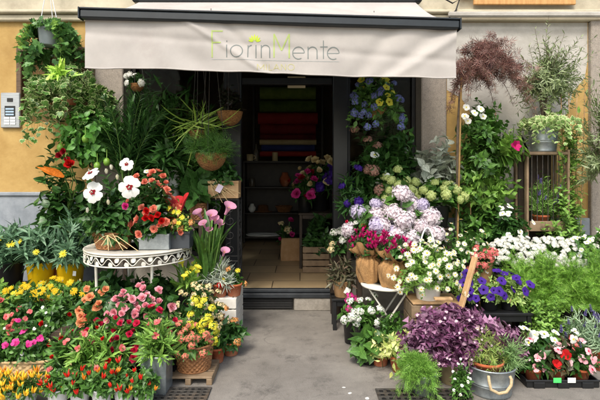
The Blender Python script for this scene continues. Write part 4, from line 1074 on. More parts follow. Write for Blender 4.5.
FRU = solid('green_fruit', '#5f8a2a', '#7a9e38', scale=30, rough=.4, bump=.2)
for p in ((-.2, -.22, 1.60), (.12, -.25, 1.56), (.2, -.22, 1.6), (-.26, -.2, 1.74), (.02, -.28, 1.82)):
    mb = MB(); mb.lathe([(0, -.04), (.02, -.036), (.032, -.01), (.03, .015), (.016, .034), (.003, .04), (.003, .12)], 14); mb.build('fruit', FRU, t, True, p)
t = plant('hibiscus_bush', 'dark leafy bush with one orange and one red bloom behind the yellow pots', 'shrub', 62, 4.72, .39, 'pot', .14, .24, TERRA, .42, 1.0, 84, 'broad', G_DARK, .12, 10, ry=.24, zf=1.1, t0=.35)
mb = MB(); mb.scatter(strip([.05, .13, .17, .16, .11, .05, .004], -.15, .6), np.zeros((2, 3)), np.array([[-1, -.1, .30], [-.9, -.3, .55]]), np.array([[.1, -.8, .8], [.3, -1, .3]]), np.array([.26, .2])); mb.build('bract', pet('orange_bract', '#d0701c', '#dc842c'), t, True, (X(66, 4.5) - t.location.x, -.26, Z(177, 4.5) - .39))['label'] = 'large orange bract'
place(FL['rose_red'][0], 'flower', t, (X(72, 4.5) - t.location.x, -.26, Z(164, 4.5) - .39), (.1, -1, .2), .07, label='deep red bloom')
for dx, dz in ((-.1, .04), (-.06, .08), (-.02, .0)): place(FL['rose_dk'][1], 'flower', t, (X(70, 4.5) - t.location.x + dx, -.22, Z(160, 4.5) - .39 + dz), (0, -1, .3), .045)
mb = MB()
for bx, bz in ((66, 176), (72, 164), (68, 158)): mb.tube([(0, 0, .5), (X(bx, 4.5) - t.location.x, -.12, Z(bz, 4.5) - .6), (X(bx, 4.5) - t.location.x, -.25, Z(bz, 4.5) - .39)], .006, 5)
mb.build('stem', STEM, t)
# yellow pots with narrow leaved daisies
for px, lab in ((41, 'narrow leaved yellow daisy in the left of the two yellow pots'), (70.5, 'narrow leaved yellow daisy in the right yellow pot beside the scroll table'), (10, 'narrow leaved yellow daisy in a hidden pot at the left photo edge')):
    t = plant('potted_daisy', lab, 'potted plant', px, 4.55, .39, 'plain', .128, .25, PLASY if px > 20 else PLASB, .27, .46, 80, 'lance', G_OSTEO, .13, 12, zf=.95, t0=.2, ang=.7, upn=.3, low=.12,
              flowers=[('gaz', 2 if px > 20 else 3, .036, .08)], group='tall narrow leaved daisies', lump=.5)
    if px > 60: tag(t, (.1, -.13, .16), (.03, .045))
for k, px in enumerate((-6, 24, 52, 80)):
    plant('marguerite', ['bushy light green marguerite at the left photo edge', 'yellow marguerite under the left yellow pot', 'full yellow marguerite in front of the right yellow pot', 'sparse yellow marguerite at the foot of the scroll table'][k], 'potted plant', px, 4.15, .30, 'plain', .1, .1, PLASB, .2, .15, 60, 'ovate', G_LIGHT if k % 2 == 0 else G_MID, .07, 10,
          flowers=[('ydaisy', (2, 7, 10, 3)[k], .04, .03), ('budc', 6, .018, .03), ('gaz', 2, .026, .02)], group='yellow marguerites below the yellow pots')
# pink bedding in a pale wicker trough
t = thing('wicker_trough', 'long pale wicker trough on the pavement at the left edge', 'basket', (X(14, 3.5), 3.5, 0))
mb = MB(); weave(mb, .3, .32, .15, 8, sx=1, sy=.42, sup=6, amp=.005); mb.build('basket', [WICKP, SOIL], t)
for k, (px, y, z, fls) in enumerate(((-8, 3.5, .135, [('imp_sal', 5, .026, .03)]), (14, 3.49, .135, [('beg_salm', 3, .03, .03), ('imp_hot', 4, .024, .03), ('imp_white', 3, .013, .03)]), (37, 3.5, .135, [('imp_hot', 5, .025, .03), ('rose_red', 1, .024, .03), ('imp_white', 3, .013, .03)]))):
    plant('bedding_plant', ['salmon flowered bedding plant at the left end of the wicker trough', 'rose pink bedding plant in the middle of the wicker trough', 'magenta pink bedding plant at the right end of the wicker trough'][k], 'flowering plant', px, y, z, None, .05, .02, None, .19, .25, 86, 'ovate', G_MID, .058, 10, flowers=fls, group='bedding plants in the wicker trough')
for k, (px, fl) in enumerate(((2, [('beg_salm', 5, .028, .03)]), (30, [('imp_sal', 4, .024, .04), ('beg_salm', 4, .028, .03)]), (56, [('rose_red', 2, .032, .04), ('imp_white', 4, .013, .04)]))):
    plant('bedding_plant', ['coral rose in a dark pot behind the trough at the far left', 'mixed salmon bedding plant in a dark pot behind the trough', 'dark leaved bedding plant with a few red blooms behind the trough'][k], 'flowering plant', px, 3.84, .15, 'plain', .09, .12, PLASB, .2, .27, 86, 'ovate', (G_LIGHT, G_DARK, G_MID)[k], .06, 10, flowers=fl, group='bedding plants behind the trough')
# chilies
for k, (px, y) in enumerate(((4, 3.06), (26, 3.07))):
    plant('chili_plant', ['yellow chili pepper plant cut by the left photo edge', 'yellow chili pepper plant beside the red chili row'][k], 'chili plant', px, y, 0, 'plain', .07, .1, PLASW, .13, .1, 40, 'lance', G_MID, .06, 7, flowers=[('ch_yel', 20, .042, .02), ('ch_or', 5, .038, .02)], over=.4, group='yellow chili pots')
for k, px in enumerate((58, 80, 102, 124, 144)):
    y = 3.08 + .02 * (k % 2)
    plant('chili_plant', ['red chili plant at the left end of the white pot row', 'red chili plant second in the white pot row', 'red chili plant in the middle of the white pot row', 'red chili plant fourth in the white pot row', 'red chili plant at the right end beside the grey metal box'][k], 'chili plant', px, y, 0, 'plain', .066, .11, PLASW, .105, .15, 50, 'ovate', G_MID, .058, 8, flowers=[('ch_red', 6 - k % 3, .032, .02), ('ch_or', 1 + k % 2, .032, .02)], group='red chili pots in a row')
# salmon flowered lighter plants
for k, px in enumerate((66, 88, 112)):
    plant('oleander', ['salmon flowered upright plant right of the wicker trough', 'salmon flowered upright plant behind the middle chilies', 'light green upright plant with few salmon buds behind the right chilies'][k], 'flowering plant', px, 3.3, 0, 'plain', .075, .15, PLASB, .15, .29, 46, 'lance', G_LIGHT if k else G_MID, .1, 10, flowers=[('imp_sal', 4 - k, .024, .03), ('rose_red', 2, .022, .02), ('budc', 4, .016, .03)], group='salmon flowered plants behind the chilies', ang=.6)
t = thing('metal_planter', 'tall square pale grey metal planter with a salmon flowered plant', 'planter', (X(157, 3.27), 3.27, 0)); rectbox(t, .17, .17, .26, ZINC)
grow(t, .24, .16, .14, .3, 36, 'lance', G_LIGHT, .1, 9, ang=.6, flowers=[('imp_sal', 3, .028, .03), ('budc', 3, .018, .03)])
# begonias
for k, (px, fl, y) in enumerate(((97, [('beg_peach', 12, .035, .02)], 3.66), (124, [('beg_pink', 24, .038, .02)], 3.62), (150, [('beg_pink', 24, .038, .02)], 3.7))):
    plant('begonia', ['peach orange double begonia', 'pink double begonia at the front under the scroll table', 'pink double begonia nearest the yellow callas'][k], 'begonia', px, y, .28, 'plain', .08, .12, PLASB, .19, .25, 56, 'broad', G_DARK, .095, 7, flowers=fl, group='double begonias under the table', low=-.1, over=.42, fnoise=.15)
for k, (px, y, n) in enumerate(((98, 3.46, 8), (124, 3.42, 11), (150, 3.46, 11), (170, 3.5, 7))):
    plant('begonia', ['crimson begonia left of the crimson row', 'crimson begonia behind the middle salmon plant', 'crimson begonia above the grey metal planter', 'crimson begonia beside the cream stone pot'][k], 'begonia', px, y, .0, 'plain', .085, .2, PLASB, .17, .30, 40, 'broad', G_MID, .085, 7, flowers=[('beg_crim', int(n * 1.6), .027, .02)], group='crimson begonias in a row', low=-.05, over=.45, fnoise=.2)
# on the ornate table
t = thing('hibiscus', 'white hibiscus with dark red throats in a handled wicker basket', 'hibiscus', (X(113, 3.98), 3.98, TZ + .006)); basket(t, .13, .17, .14, WICK, 8, sy=.8)
mb = MB(); mb.tube([(.16 * math.cos(a), -.02, .13 + .26 * math.sin(a)) for a in np.linspace(0, math.pi, 20)], .008, 6); mb.build('handle', WICK, t)
grow(t, .12, .29, .24, .54, 74, 'ovate', G_DARK, .095, 10, t0=.25, low=-.1)
for px, py, s, f in ((93.5, 193, .07, (-.1, -1, .15)), (130, 188, .073, (.1, -1, .1)), (91, 174, .06, (-.3, -.6, .8)), (127, 165, .045, (.1, -1, .3))):
    place(FL['hib'][0], 'flower', t, (X(px, 3.7) - t.location.x, -.29, Z(py, 3.7) - TZ), f, s * 1.05)
for px, py in ((107, 174), (112, 170), (88, 213), (109, 205), (94, 204), (118, 180)): place(FL['budw'][0], 'flower_bud', t, (X(px, 3.72) - t.location.x, -.27, Z(py, 3.72) - TZ), (.1, -.4, 1), .04)
place(FL['rose_pink'][0], 'flower', t, (X(125, 3.7) - t.location.x, -.27, Z(207, 3.7) - TZ), (0, -1, .2), .035, label='bright pink bloom')
RAFF = solid('raffia', '#c8ac78', '#ddc698', scale=30, rough=.9)
mb = MB()
for k in range(9): a = rng.normal() * .5; mb.tube([(.02, -.165, .13), (.04 + a * .05, -.2, .1 + rng.random() * .05), (.04 + a * .16, -.2, .01 + rng.random() * .05)], .003, 4)
mb.build('raffia_bow', RAFF, t)
t = thing('coral_begonia', 'coral orange begonias in a square zinc box wrapped with a red ribbon', 'begonia', (X(157, 3.98), 3.98, TZ + .006)); rectbox(t, .25, .17, .13, ZINC)
grow(t, .12, .2, .18, .5, 46, 'broad', G_DARK, .085, 8, low=0, cx=-.03, flowers=[('beg_coral', 44, .036, .04)], lump=.2, over=.45, fnoise=.25)
for px, py in ((147, 212), (152, 219), (158, 216), (146, 219), (162, 222)): place(FL['rose_red'][0], 'flower', t, (X(px, 3.78) - t.location.x, -.2, Z(py, 3.78) - TZ), (0, -1, .3), .042)
mb = MB(); V = []
for i in range(19):
    a = -.15 + 1.5 * i / 18
    for j in range(6): q = j / 5; r = .12 + .13 * q ** .7 + .014 * math.sin(a * 9) * q; V.append((r * math.cos(a) + .0, r * math.sin(a) * .9, .16 + (.24 + .05 * math.sin(a * 2.2 + .6) + .02 * math.sin(a * 7)) * q))
mb.grid(V, 19, 6)
o = mb.build('paper_wrap', solid('red_paper', '#a81218', '#bc1a1e', rough=.75, bump=.8, bscale=60), t); o.modifiers.new('thick', 'SOLIDIFY').thickness = .003
tag(t, (-.1, -.092, .1), (.05, .03))
t = thing('slate_planter', 'small dark slate box with yellow buttercup like flowers on the table', 'planter', (X(182, 4.02), 4.02, TZ + .006)); rectbox(t, .16, .14, .14, solid('slate', '#2c3034', '#3a3f44', rough=.7))
grow(t, .12, .15, .13, .28, 34, 'small', G_LIGHT, .05, 9, flowers=[('gaz', 8, .024, .03), ('budc', 6, .022, .03), ('kal_apri', 3, .03, .03)])
for k, (px, lab) in enumerate(((118, 'dark leafy plant on the pavement under the left half of the scroll table'), (158, 'dark leafy plant on the pavement under the right half of the scroll table'))):
    plant('shade_plant', lab, 'potted plant', px, 4.28, 0, 'plain', .12, .28, PLASB, .28, .42, 56, 'broad', G_DEEP, .11, 9, low=-.1, ry=.2)
# callas and the small group by the door
t = thing('calla_lily', 'tall pink calla lilies with long strap leaves beside the doorway', 'calla', (X(208, 4.2), 4.18, .4)); pot(t, 'plain', .085, .14, PLASB)
grow(t, .13, .1, .1, .52, 46, 'sword', G_MID, .40, 1, base_r=.035, t0=0, t1=.2, ang=.15, low=.75, fill=.7, upn=0, droop=0, name='foliage')
for px, py, s, f in ((199, 216, .07, (-.5, -.6, .8)), (211, 216, .07, (.2, -.8, .7)), (205, 224, .06, (-.3, -.8, .6)), (219, 224, .06, (.4, -.7, .6)), (226, 210, .085, (.6, -.5, .9)), (216, 219, .055, (.1, -.5, 1)), (194, 226, .062, (-.7, -.5, .6)), (223, 252, .06, (.4, -.8, .6)), (209, 230, .05, (0, -.9, .5))):
    p = np.array((X(px, 4.1) - t.location.x, -.06 + rng.normal() * .03, Z(py + 4, 4.1) - .4)); o = place(random.choice(FL['calla']), 'flower', t, p, (f[0] * .8, -.3 - .35 * rng.random(), .9), s * 1.15, spin=rng.random() * 6.28)
    mb = MB(); mb.tube([(p[0] * .2, p[1] * .3, .12), (p[0] * .6, p[1] * .6, p[2] * .6), tuple(p)], [.007, .007, .006], 6); mb.build('stem', STEM, t)
t = thing('yellow_calla', 'low yellow calla lilies left of the pink ones', 'calla', (X(188, 4.1), 4.08, .33)); pot(t, 'plain', .08, .13, PLASB)
grow(t, .12, .16, .13, .27, 22, 'sword', G_LIGHT, .2, 2, t0=.2, t1=.6, ang=.3, low=.3, upn=.1)
for k in range(13):
    a = rng.random() * 6.28; q = .03 + .11 * rng.random(); p = np.array((q * math.cos(a), q * math.sin(a) - .03, .27 + .12 * rng.random())); place(random.choice(FL['ycalla']), 'flower', t, p, (math.cos(a) * .3, -.35, 1), .045)
stepped('small dark riser between the callas and the cream pot', (-.93, 4.1), [(-1.08, -.78, 3.97, 4.11, .33)])
stepped('low dark riser under the cream stone pot', (-.83, 3.85), [(-1.0, -.66, 3.7, 3.94, .12)])
plant('kalanchoe', 'cream and apricot kalanchoe in a wide cream stone pot', 'kalanchoe', 201, 3.82, .12, 'urn', .15, .2, STONEP, .23, .3, 50, 'ovate', G_DARK, .075, 8, low=-.05, flowers=[('kal_cream', 46, .03, .03), ('kal_apri', 26, .028, .03)], lump=.2)
t = plant('kalanchoe', 'yellow and red kalanchoe in a round brown wicker basket', 'kalanchoe', 194, 3.5, .06, 'basket', .145, .19, WICK, .18, .17, 50, 'ovate', G_MID, .07, 8, low=-.12, flowers=[('kal_red', 26, .028, .03)], lump=.2, cy=-.05)
grow(t, .19, .15, .1, .23, 30, 'ovate', G_MID, .06, 7, cy=.07, cx=.02, flowers=[('kal_yel', 20, .033, .03)], over=.5)
plant('silver_succulent', 'spiky silver grey succulent in a terracotta pot on the white crate', 'succulent', 219, 4.2, .4, 'pot', .085, .12, TERRA, .16, .2, 60, 'thin', G_SILV, .1, 14, ang=.6, t0=.1, low=-.1, upn=.3)
plant('potted_kalanchoe', 'small terracotta pot with yellow and apricot blooms at the crate corner', 'potted plant', 234, 4.22, .4, 'pot', .075, .11, TERRA, .085, .16, 22, 'ovate', G_MID, .05, 7, flowers=[('gaz', 3, .03, .03), ('rose_red', 1, .03, .06), ('kal_apri', 3, .028, .03)])
plant('begonia_pot', 'terracotta pot with young green begonia on the pavement left of its twin', 'potted plant', 217, 3.75, 0, 'pot', .065, .12, TERRA, .1, .2, 26, 'ovate', G_DARK, .07, 7, group='small terracotta pots on the pavement', flowers=[('kal_cream', 3, .02, .03)])
plant('begonia_pot', 'terracotta pot with peach flowers right beside the white crate', 'potted plant', 231, 3.9, 0, 'pot', .075, .11, TERRA, .12, .24, 28, 'ovate', G_DARK, .075, 7, group='small terracotta pots on the pavement', flowers=[('kal_apri', 6, .03, .03)])
# shaded plants of the left window and hanging baskets
t = thing('palm', 'broad dark strap leaved plant rising in front of the left pilaster', 'palm', (X(128, 4.76), 4.74, 1.02)); pot(t, 'plain', .12, .2, PLASB)
mb = MB(); n = 15
tp = np.array([(X(px, 4.6) - t.location.x, by, Z(py, 4.6) - 1.02) for px, py, by in ((97, 104, -.05), (103, 96, -.12), (110, 100, .05), (100, 120, -.2), (150, 92, .0), (158, 100, -.1), (164, 112, -.15), (143, 96, -.2), (126, 90, .05), (134, 104, -.2), (116, 112, -.25), (92, 118, -.1), (170, 104, .05), (138, 90, .1), (120, 96, .1))])
P0 = rng.normal(size=(n, 3)) * .02 + [0, 0, .17]; P1 = P0 + (tp - P0) * [.3, .3, .75]
stems_tube(mb, P0, P1, tp, .006, 1); leaves(mb, LT['lance'], P0, P1, tp, 46, .17, t0=.22, ang=.62, droop=.0, upn=.0, jit=.08, taper=.55, whorl=math.pi)
mb.build('foliage', [G_DEEP, STEM], t)
def win(label, px, y, z, potk, r, h, pm, rx, fh, n, leaf, lm, size, per=9, name='shade_plant', cat='potted plant', **kw): return plant(name, label, cat, px, y, z, potk, r, h, pm, rx, fh, n, leaf, lm, size, per, **kw)
win('tall dark bamboo palm in a tall white planter in the left window', 170, 4.9, 1.02, 'plain', .12, .5, CERAW, .36, 1.0, 70, 'lance', G_DARK, .2, 13, low=.1, ry=.22)
win('dark leafy plant with white flowers behind the coral begonias', 150, 4.78, 1.02, 'plain', .11, .2, PLASB, .3, .62, 60, 'ovate', G_DARK, .11, 10, ry=.16, flowers=[('mandev', 5, .03, .04)])
win('broad leaved green plant in a brown wicker pot beside the scroll stand', 199, 4.76, 1.02, 'basket', .095, .16, WICK, .16, .3, 16, 'broad', G_DARK, .24, 2, t0=.4, ang=.5, low=.1)
win('dark shrub with white blossoms in the left window', 188, 4.9, 1.02, 'plain', .09, .2, PLASB, .24, 1.15, 90, 'ovate', G_MID, .09, 11, ry=.14, flowers=[('mandev', 6, .03, .03)])
win('dark climbing foliage behind the left shop glass', 150, 5.5, FLZ, 'plain', .16, .35, PLASB, .4, 2.2, 70, 'ovate', G_DARK, .15, 18, low=.3, ry=.1, group='plants behind the left shop glass')
win('dark fern like foliage behind the glass beside the door post', 196, 5.5, FLZ, 'plain', .16, .35, PLASB, .28, 2.0, 56, 'lance', G_DARK, .2, 16, low=.3, ry=.1, group='plants behind the left shop glass')
def hang(label, px, py, y, r, mat, leaf, lm, size, rx, fh, n, hangd=.1, flowers=(), top=None, per=8, lump=.3, **kw):
    t = thing('hanging_basket', label, 'hanging basket', (X(px, y), y, Z(py, y)), 'baskets hung under the awning'); pot(t, 'bowl', r, r * 1.15, mat, 'basket')
    grow(t, r, rx, rx * .85, fh, n, leaf, lm, size, per, hang=hangd, flowers=flowers, low=-.1 if hangd else .2, lump=lump, **kw)
    zt = (3.07 if top is None else top) - Z(py, y)
    cords(t, [(r * .95 * math.cos(a), r * .95 * math.sin(a), r * 1.14) for a in (.5, 2.6, 4.7)], (0, 0, zt), IRON, .003); return t
def canopy_z(y): q = (y - YF) / (W - .17 - YF); return 2.77 * (1 - q) + 3.27 * q - .05 * math.sin(math.pi * q)
hang('coir hanging basket with a green fern, lowest at the left door post', 211, 171, 4.5, .15, COIR, 'feather', G_MID, .16, .3, .22, 34, 0, top=canopy_z(4.55))
hang('coir hanging basket with dark reddish foliage near the top of the left door post', 230, 126, 4.7, .125, COIR, 'ovate', leafm('leaf_dark_red_green', ['#1c2a18', '#2c2420', '#24301c']), .08, .14, .34, 30, .0, top=canopy_z(4.7))
hang('hanging basket with arching spider plant in front of the left window', 199, 142, 4.72, .1, COIR, 'blade', leafm('leaf_spider', ['#4a6a24', '#6a8a34', '#8aa04a']), .3, .26, .28, 26, .12, top=canopy_z(4.72), per=3)
hang('white flowered small hanging basket at the left window corner', 137, 92, 4.75, .07, COIR, 'small', G_DEEP, .05, .14, .14, 20, .1, [('candy', 7, .03, .03)], top=canopy_z(4.75))
hang('hanging basket of yellow petunias and blue agapanthus at the right window', 374, 118, 4.5, .12, COIR, 'ovate', G_MID, .075, .34, .34, 130, .3, [('ypet', 12, .036, .03), ('agap', 30, .034, .04)], top=canopy_z(4.5), per=10)
t = thing('flower_box', 'small wooden box with raffia and a pink tag on the scroll stand', 'planter', (-.76, 4.76, 1.24)); rectbox(t, .3, .2, .17, WOODR)
grow(t, .15, .2, .15, .3, 30, 'ovate', G_DARK, .08, 8, flowers=[('mandev', 2, .03, .03)])
mb = MB()
for k in range(22): a = rng.normal(); mb.tube([(-.13 + rng.normal() * .01, -.115, .16), (-.05 + a * .04, -.14, .12 + rng.normal() * .03), (.05 + a * .08, -.13, .05 + rng.normal() * .04)], .0025, 4)
mb.build('raffia_bow', RAFF, t)
mb = MB(); mb.box((0, 0, 0), (.055, .003, .075), 0, 0, np.array(Matrix.Rotation(.5, 3, 'Y'))); mb.build('gift_tag', solid('pale_tag', '#d6c4d8', '#e0d0e2', rough=.8), t, False, (-.03, -.15, .1))
# ---------------- RIGHT SIDE
def sack(label, px, y, r, h, leanx):
    h += .05
    t = thing('jute_sack', label, 'sack', (X(px, y), y, .541), 'jute sacks on the bistro table')
    mb = MB(); n1, n2 = 30, 104; V = []; a = np.arange(n2) / n2 * 6.283; ph = rng.random() * 6
    for i in range(n1):
        q = i / (n1 - 1); body = r * (.86 + .24 * math.sin(min(q / .72, 1) * 2.5)); neck = .34 * math.exp(-((q - .74) / .09) ** 2); fl = max(0, q - .78) * 1.5
        pl = .03 + .13 * max(0, q - .45) * 1.8
        w = 1 - neck + fl + .05 * np.sin(3 * a + ph + q * 4) + .04 * np.sin(6 * a - ph + q * 9) + pl * np.sin(13 * a + ph + 1.5 * np.sin(q * 6)) * (1 if q > .1 else q * 10); rr = body
        zz = h * q + max(0, q - .6) ** 1.5 * .16 * (np.sin(2 * a + ph) + .5 * np.sin(5 * a)) + .006 * np.sin(5 * a + q * 12)
        V.append(np.stack([rr * w * np.cos(a) + leanx * q * q, rr * w * np.sin(a), zz], 1))
    mb.grid(np.concatenate(V), n1, n2, closed_v=True); mb.disc(r * .8, .002, 20); mb.disc(r * 1.0, h * .8, 20, 1, (leanx * .6, 0)); o = mb.build('sackcloth', [BURL, SOIL], t)
    grow(t, h * .8, .17, .14, .16, 40, 'broad', G_DARK, .07, 6, cx=leanx, flowers=[('cyc', 40, .034, .05)], low=.25, stem=STEMP, over=.45); return t
sack('jute sack with magenta cyclamen, left of the two on the bistro table', 369, 4.16, .1, .25, -.03)
sack('jute sack with magenta cyclamen, right front one on the bistro table', 392, 4.0, .11, .24, .02)

plant('hydrangea', 'lilac mophead hydrangea at the left behind the sacks', 'hydrangea', 382, 4.46, .7, 'plain', .07, .2, PLASB, .26, .32, 30, 'broad', G_MID, .14, 6, low=-.1, cx=-.07, flowers=[('hyd_lil', 5, .075, .03), ('hyd_bl', 5, .08, .03)], lump=.15, fill=.8, ry=.2)
plant('hydrangea', 'large blush white mophead hydrangea above the sacks', 'hydrangea', 399, 4.46, .7, 'plain', .07, .25, PLASB, .28, .46, 36, 'broad', G_MID, .14, 6, low=-.05, flowers=[('hyd_bl', 13, .088, .03)], lump=.15, fill=.8, ry=.2)
plant('hydrangea', 'pale lilac mophead hydrangea nearest the white marguerite', 'hydrangea', 421, 4.46, .7, 'plain', .08, .22, PLASB, .22, .34, 32, 'broad', G_MID, .14, 6, low=0, cx=-.05, flowers=[('hyd_bl', 7, .085, .03), ('hyd_lil', 3, .07, .03)], lump=.15, fill=.8, ry=.2)
plant('hydrangea', 'lime green hydrangea behind the blush heads', 'hydrangea', 395, 4.72, .95, 'plain', .12, .22, PLASB, .28, .34, 40, 'broad', G_MID, .12, 7, low=.3, flowers=[('hyd_lime', 14, .05, .03)], fill=.75, group='lime hydrangeas', ry=.2)
plant('hydrangea', 'lime green hydrangea in front of the granite pilaster', 'hydrangea', 437, 4.68, .95, 'plain', .12, .22, PLASB, .32, .28, 44, 'broad', G_MID, .12, 7, low=.3, flowers=[('hyd_lime', 14, .05, .03)], fill=.75, group='lime hydrangeas', ry=.18)
t = thing('silver_plant', 'silver grey felt leaved plant in front of the granite pilaster', 'potted plant', (X(434, 4.84), 4.84, .95)); pot(t, 'plain', .11, .28, PLASB)
grow(t, .26, .42, .24, .72, 56, 'broad', G_SILV, .13, 9, t0=.3, low=.0, ang=.9, upn=.15, stem=G_SILV, stem_r=.005)
win('dark leafy bush with dusty rose heads in the right window', 372, 4.82, .95, 'plain', .1, .22, PLASB, .28, .8, 66, 'ovate', G_DARK, .11, 10, flowers=[('hyd_dust', 7, .06, .05), ('mandev', 3, .04, .03)], ry=.2)
win('dense dark green foliage beneath the right hanging basket', 396, 4.9, .95, 'plain', .13, .25, PLASB, .34, .95, 90, 'ovate', G_DARK, .11, 11, ry=.18)
win('dark plant with blue flowers beside the right door post', 350, 4.75, .95, 'plain', .07, .2, PLASB, .15, .45, 34, 'lance', G_DEEP, .12, 8, flowers=[('stat', 4, .05, .03)])
win('dark climbing foliage behind the right shop glass', 385, 5.5, FLZ, 'plain', .16, .35, PLASB, .36, 2.1, 66, 'ovate', G_DARK, .15, 18, low=.3, ry=.1)
t = thing('wrapped_azalea', 'plant in a dark red paper wrap standing by the right door post', 'potted plant', (X(363, 4.46), 4.46, .7)); pot(t, 'plain', .075, .2, leafm('dark_red_wrap', ['#5a1420', '#701a28'], trans=0), 'wrap')
grow(t, .18, .15, .12, .2, 24, 'ovate', G_DEEP, .08, 7, flowers=[('kal_white', 2, .03, .03), ('beg_crim', 3, .025, .03)], cx=-.05)
plant('primrose', 'cream flowered dark leaved plant at the right edge of the doorway', 'potted plant', 338, 4.98, .0, 'plain', .1, .78, solid('dark_brown_pot', '#2a2018', '#3a2c20', rough=.6), .19, .2, 34, 'ovate', G_DEEP, .09, 8, flowers=[('kal_white', 8, .045, .04), ('kal_cream', 3, .04, .03)])
t = plant('kraft_plant', 'dark leaved plant in crumpled brown kraft paper at the doorway corner', 'potted plant', 343, 4.56, .3, 'plain', .1, .16, KRAFT, .17, .2, 30, 'lance', leafm('leaf_marbled', ['#3a3a2c', '#5a5a44', '#2c3a24', '#6a5a4c']), .11, 8)
tag(t, (.03, -.115, .08), (.05, .06), .5)
# white marguerites
t = plant('white_marguerite', 'big white marguerite in a plain white pot with an arched handle', 'marguerite', 428, 3.88, .466, 'plain', .115, .17, CERAW, .36, .38, 120, 'ovate', G_LIGHT, .045, 15, low=-.2, t0=.3, flowers=[('daisy', 100, .026, .02)], lump=.2, fill=.6, ry=.3)
mb = MB(); mb.tube([(.08 * math.cos(a), .02, .16 + .42 * math.sin(a)) for a in np.linspace(0, math.pi, 22)], .007, 6); mb.build('handle', PLASW, t)
plant('white_marguerite', 'second white marguerite half hidden behind the white potted one', 'marguerite', 464, 4.3, .0, 'plain', .13, .72, PLASB, .3, .42, 76, 'ovate', G_MID, .055, 12, low=-.2, t0=.3, flowers=[('daisy', 70, .022, .02)], lump=.25)
# climbers and trees at the right wall
t = thing('clematis', 'broad leaved climber with one purple flower on canes against the grey plaster', 'climber', (X(484, 4.72), 4.75, 0)); pot(t, 'pot', .14, .26, TERRA)
mb = MB(); [mb.tube([(x, 0, .2), (x * 1.4, .03, 2.1)], .006, 6) for x in (-.1, 0, .1)]; mb.build('cane', WOODR, t)
for z0, rx, hh, n, lf, sz in ((.55, .32, .5, 44, G_MID, .09), (.9, .36, .5, 66, G_MID, .1), (1.3, .36, .5, 66, G_LIGHT, .09), (1.6, .34, .5, 76, G_MID, .1), (1.9, .28, .36, 44, G_MID, .08)):
    grow(t, z0, rx, .17, hh, n, 'ovate', lf, sz, 9, low=-.4)
grow(t, 1.66, .13, .12, .22, 14, 'broad', G_LIGHT, .14, 5, cx=.3, cy=-.12)
place(FL['clem'][0], 'flower', t, (X(508, 4.6) - t.location.x, -.3, Z(147, 4.6)), (.2, -1, .2), .06, label='single purple flower')
for px, py in ((467, 107), (474, 113), (480, 109), (471, 120), (484, 116), (465, 116)): place(random.choice(FL['mandev']), 'flower', t, (X(px, 4.55) - t.location.x, -.2 + rng.normal() * .03, Z(py, 4.55)), (0, -1, .4), .036)
t = thing('japanese_maple', 'small weeping purple leaved maple on a thin cane stem beside the awning', 'tree', (X(460, 4.62), 4.62, 0)); pot(t, 'pot', .15, .28, TERRA)
mb = MB(); mb.tube([(-.03, .01, .2), (-.025, .01, 1.2), (-.02, .01, 1.9), (.0, 0, 2.3), (.1, .0, 2.52)], [.016, .014, .012, .012, .009], 8); mb.build('trunk', BARK, t)
mb = MB(); mb.tube([(-.05, -.03, .2), (.0, -.04, 2.42)], .0095, 8); mb.build('stake', woodm('bamboo', '#8a6c40', '#a88850', (4, 4, 8)), t)
mb = MB(); n = 125; a = rng.random(n) * 6.283; q = .15 + .85 * rng.random(n) ** .5
P0 = np.stack([.15 + rng.normal(size=n) * .05, rng.normal(size=n) * .04, 2.42 + rng.random(n) * .12], 1)
P2 = np.stack([.3 + .46 * q * np.cos(a), .3 * q * np.sin(a), 2.80 - .25 * q ** 2 - .62 * rng.random(n) ** 1.2 * q + .07 * np.sin(a * 3)], 1)
P1 = P0 * .35 + P2 * .65; P1[:, 2] = np.maximum(P2[:, 2] + .12, 2.6) + rng.random(n) * .14 - .1 * q
stems_tube(mb, P0, P1, P2, .004, 1, rings=7); leaves(mb, LT['maple'], P0, P1, P2, 11, .075, t0=.4, ang=1.0, droop=.4, upn=.4); mb.build('crown', [M_MAPLE, TWIG], t)
BK = (X(543.5, 4.77), 4.77, 1.7)
t = thing('zinc_bucket', 'grey zinc bucket on top of the tower shelf with the olive and ivy', 'bucket', BK); pot(t, 'bucket', .145, .27, ZINC)
t = thing('olive_tree', 'bushy small olive tree rising out of the zinc bucket', 'olive tree', (BK[0], BK[1], 1.935))
mb = MB()
for k in range(5): a = k * 1.3; mb.tube([(0, 0, 0), (.03 * math.cos(a), .03 * math.sin(a), .3), (.1 * math.cos(a), .08 * math.sin(a), .55)], [.013, .01, .006], 6)
mb.build('trunk', BARK, t); grow(t, .46, .52, .3, .55, 150, 'lance', G_OLIVE, .062, 20, base_r=.06, low=-.6, t0=.3, ang=.85, stem=TWIG, stem_r=.003, cx=.1, name='crown', lump=.9, fill=.4, bow=.45)
t = thing('bucket_ivy', 'pale variegated ivy spilling over the rim of the zinc bucket', 'ivy', (BK[0], BK[1] - .08, 1.94))
trail(t, .03, 44, .17, .22, 'ivyvar', [leafm('leaf_pale_ivy', ['#6f9450', '#88a868', '#5f8444']), G_CREAM], .055, 12, lift=.09, spread=.45); grow(t, 0, .22, .14, .2, 30, 'ivyvar', [MATS['leaf_pale_ivy'], G_CREAM], .055, 8, upn=.1)
t = thing('olive_sapling', 'thin olive sapling partly cut by the right photo edge', 'olive tree', (X(603, 4.5), 4.5, 0)); pot(t, 'pot', .15, .28, TERRA)
mb = MB(); mb.tube([(0, 0, .2), (.02, 0, 1.0), (0, 0, 1.8), (.02, 0, 2.4)], [.018, .015, .012, .005], 8); mb.build('trunk', BARK, t)
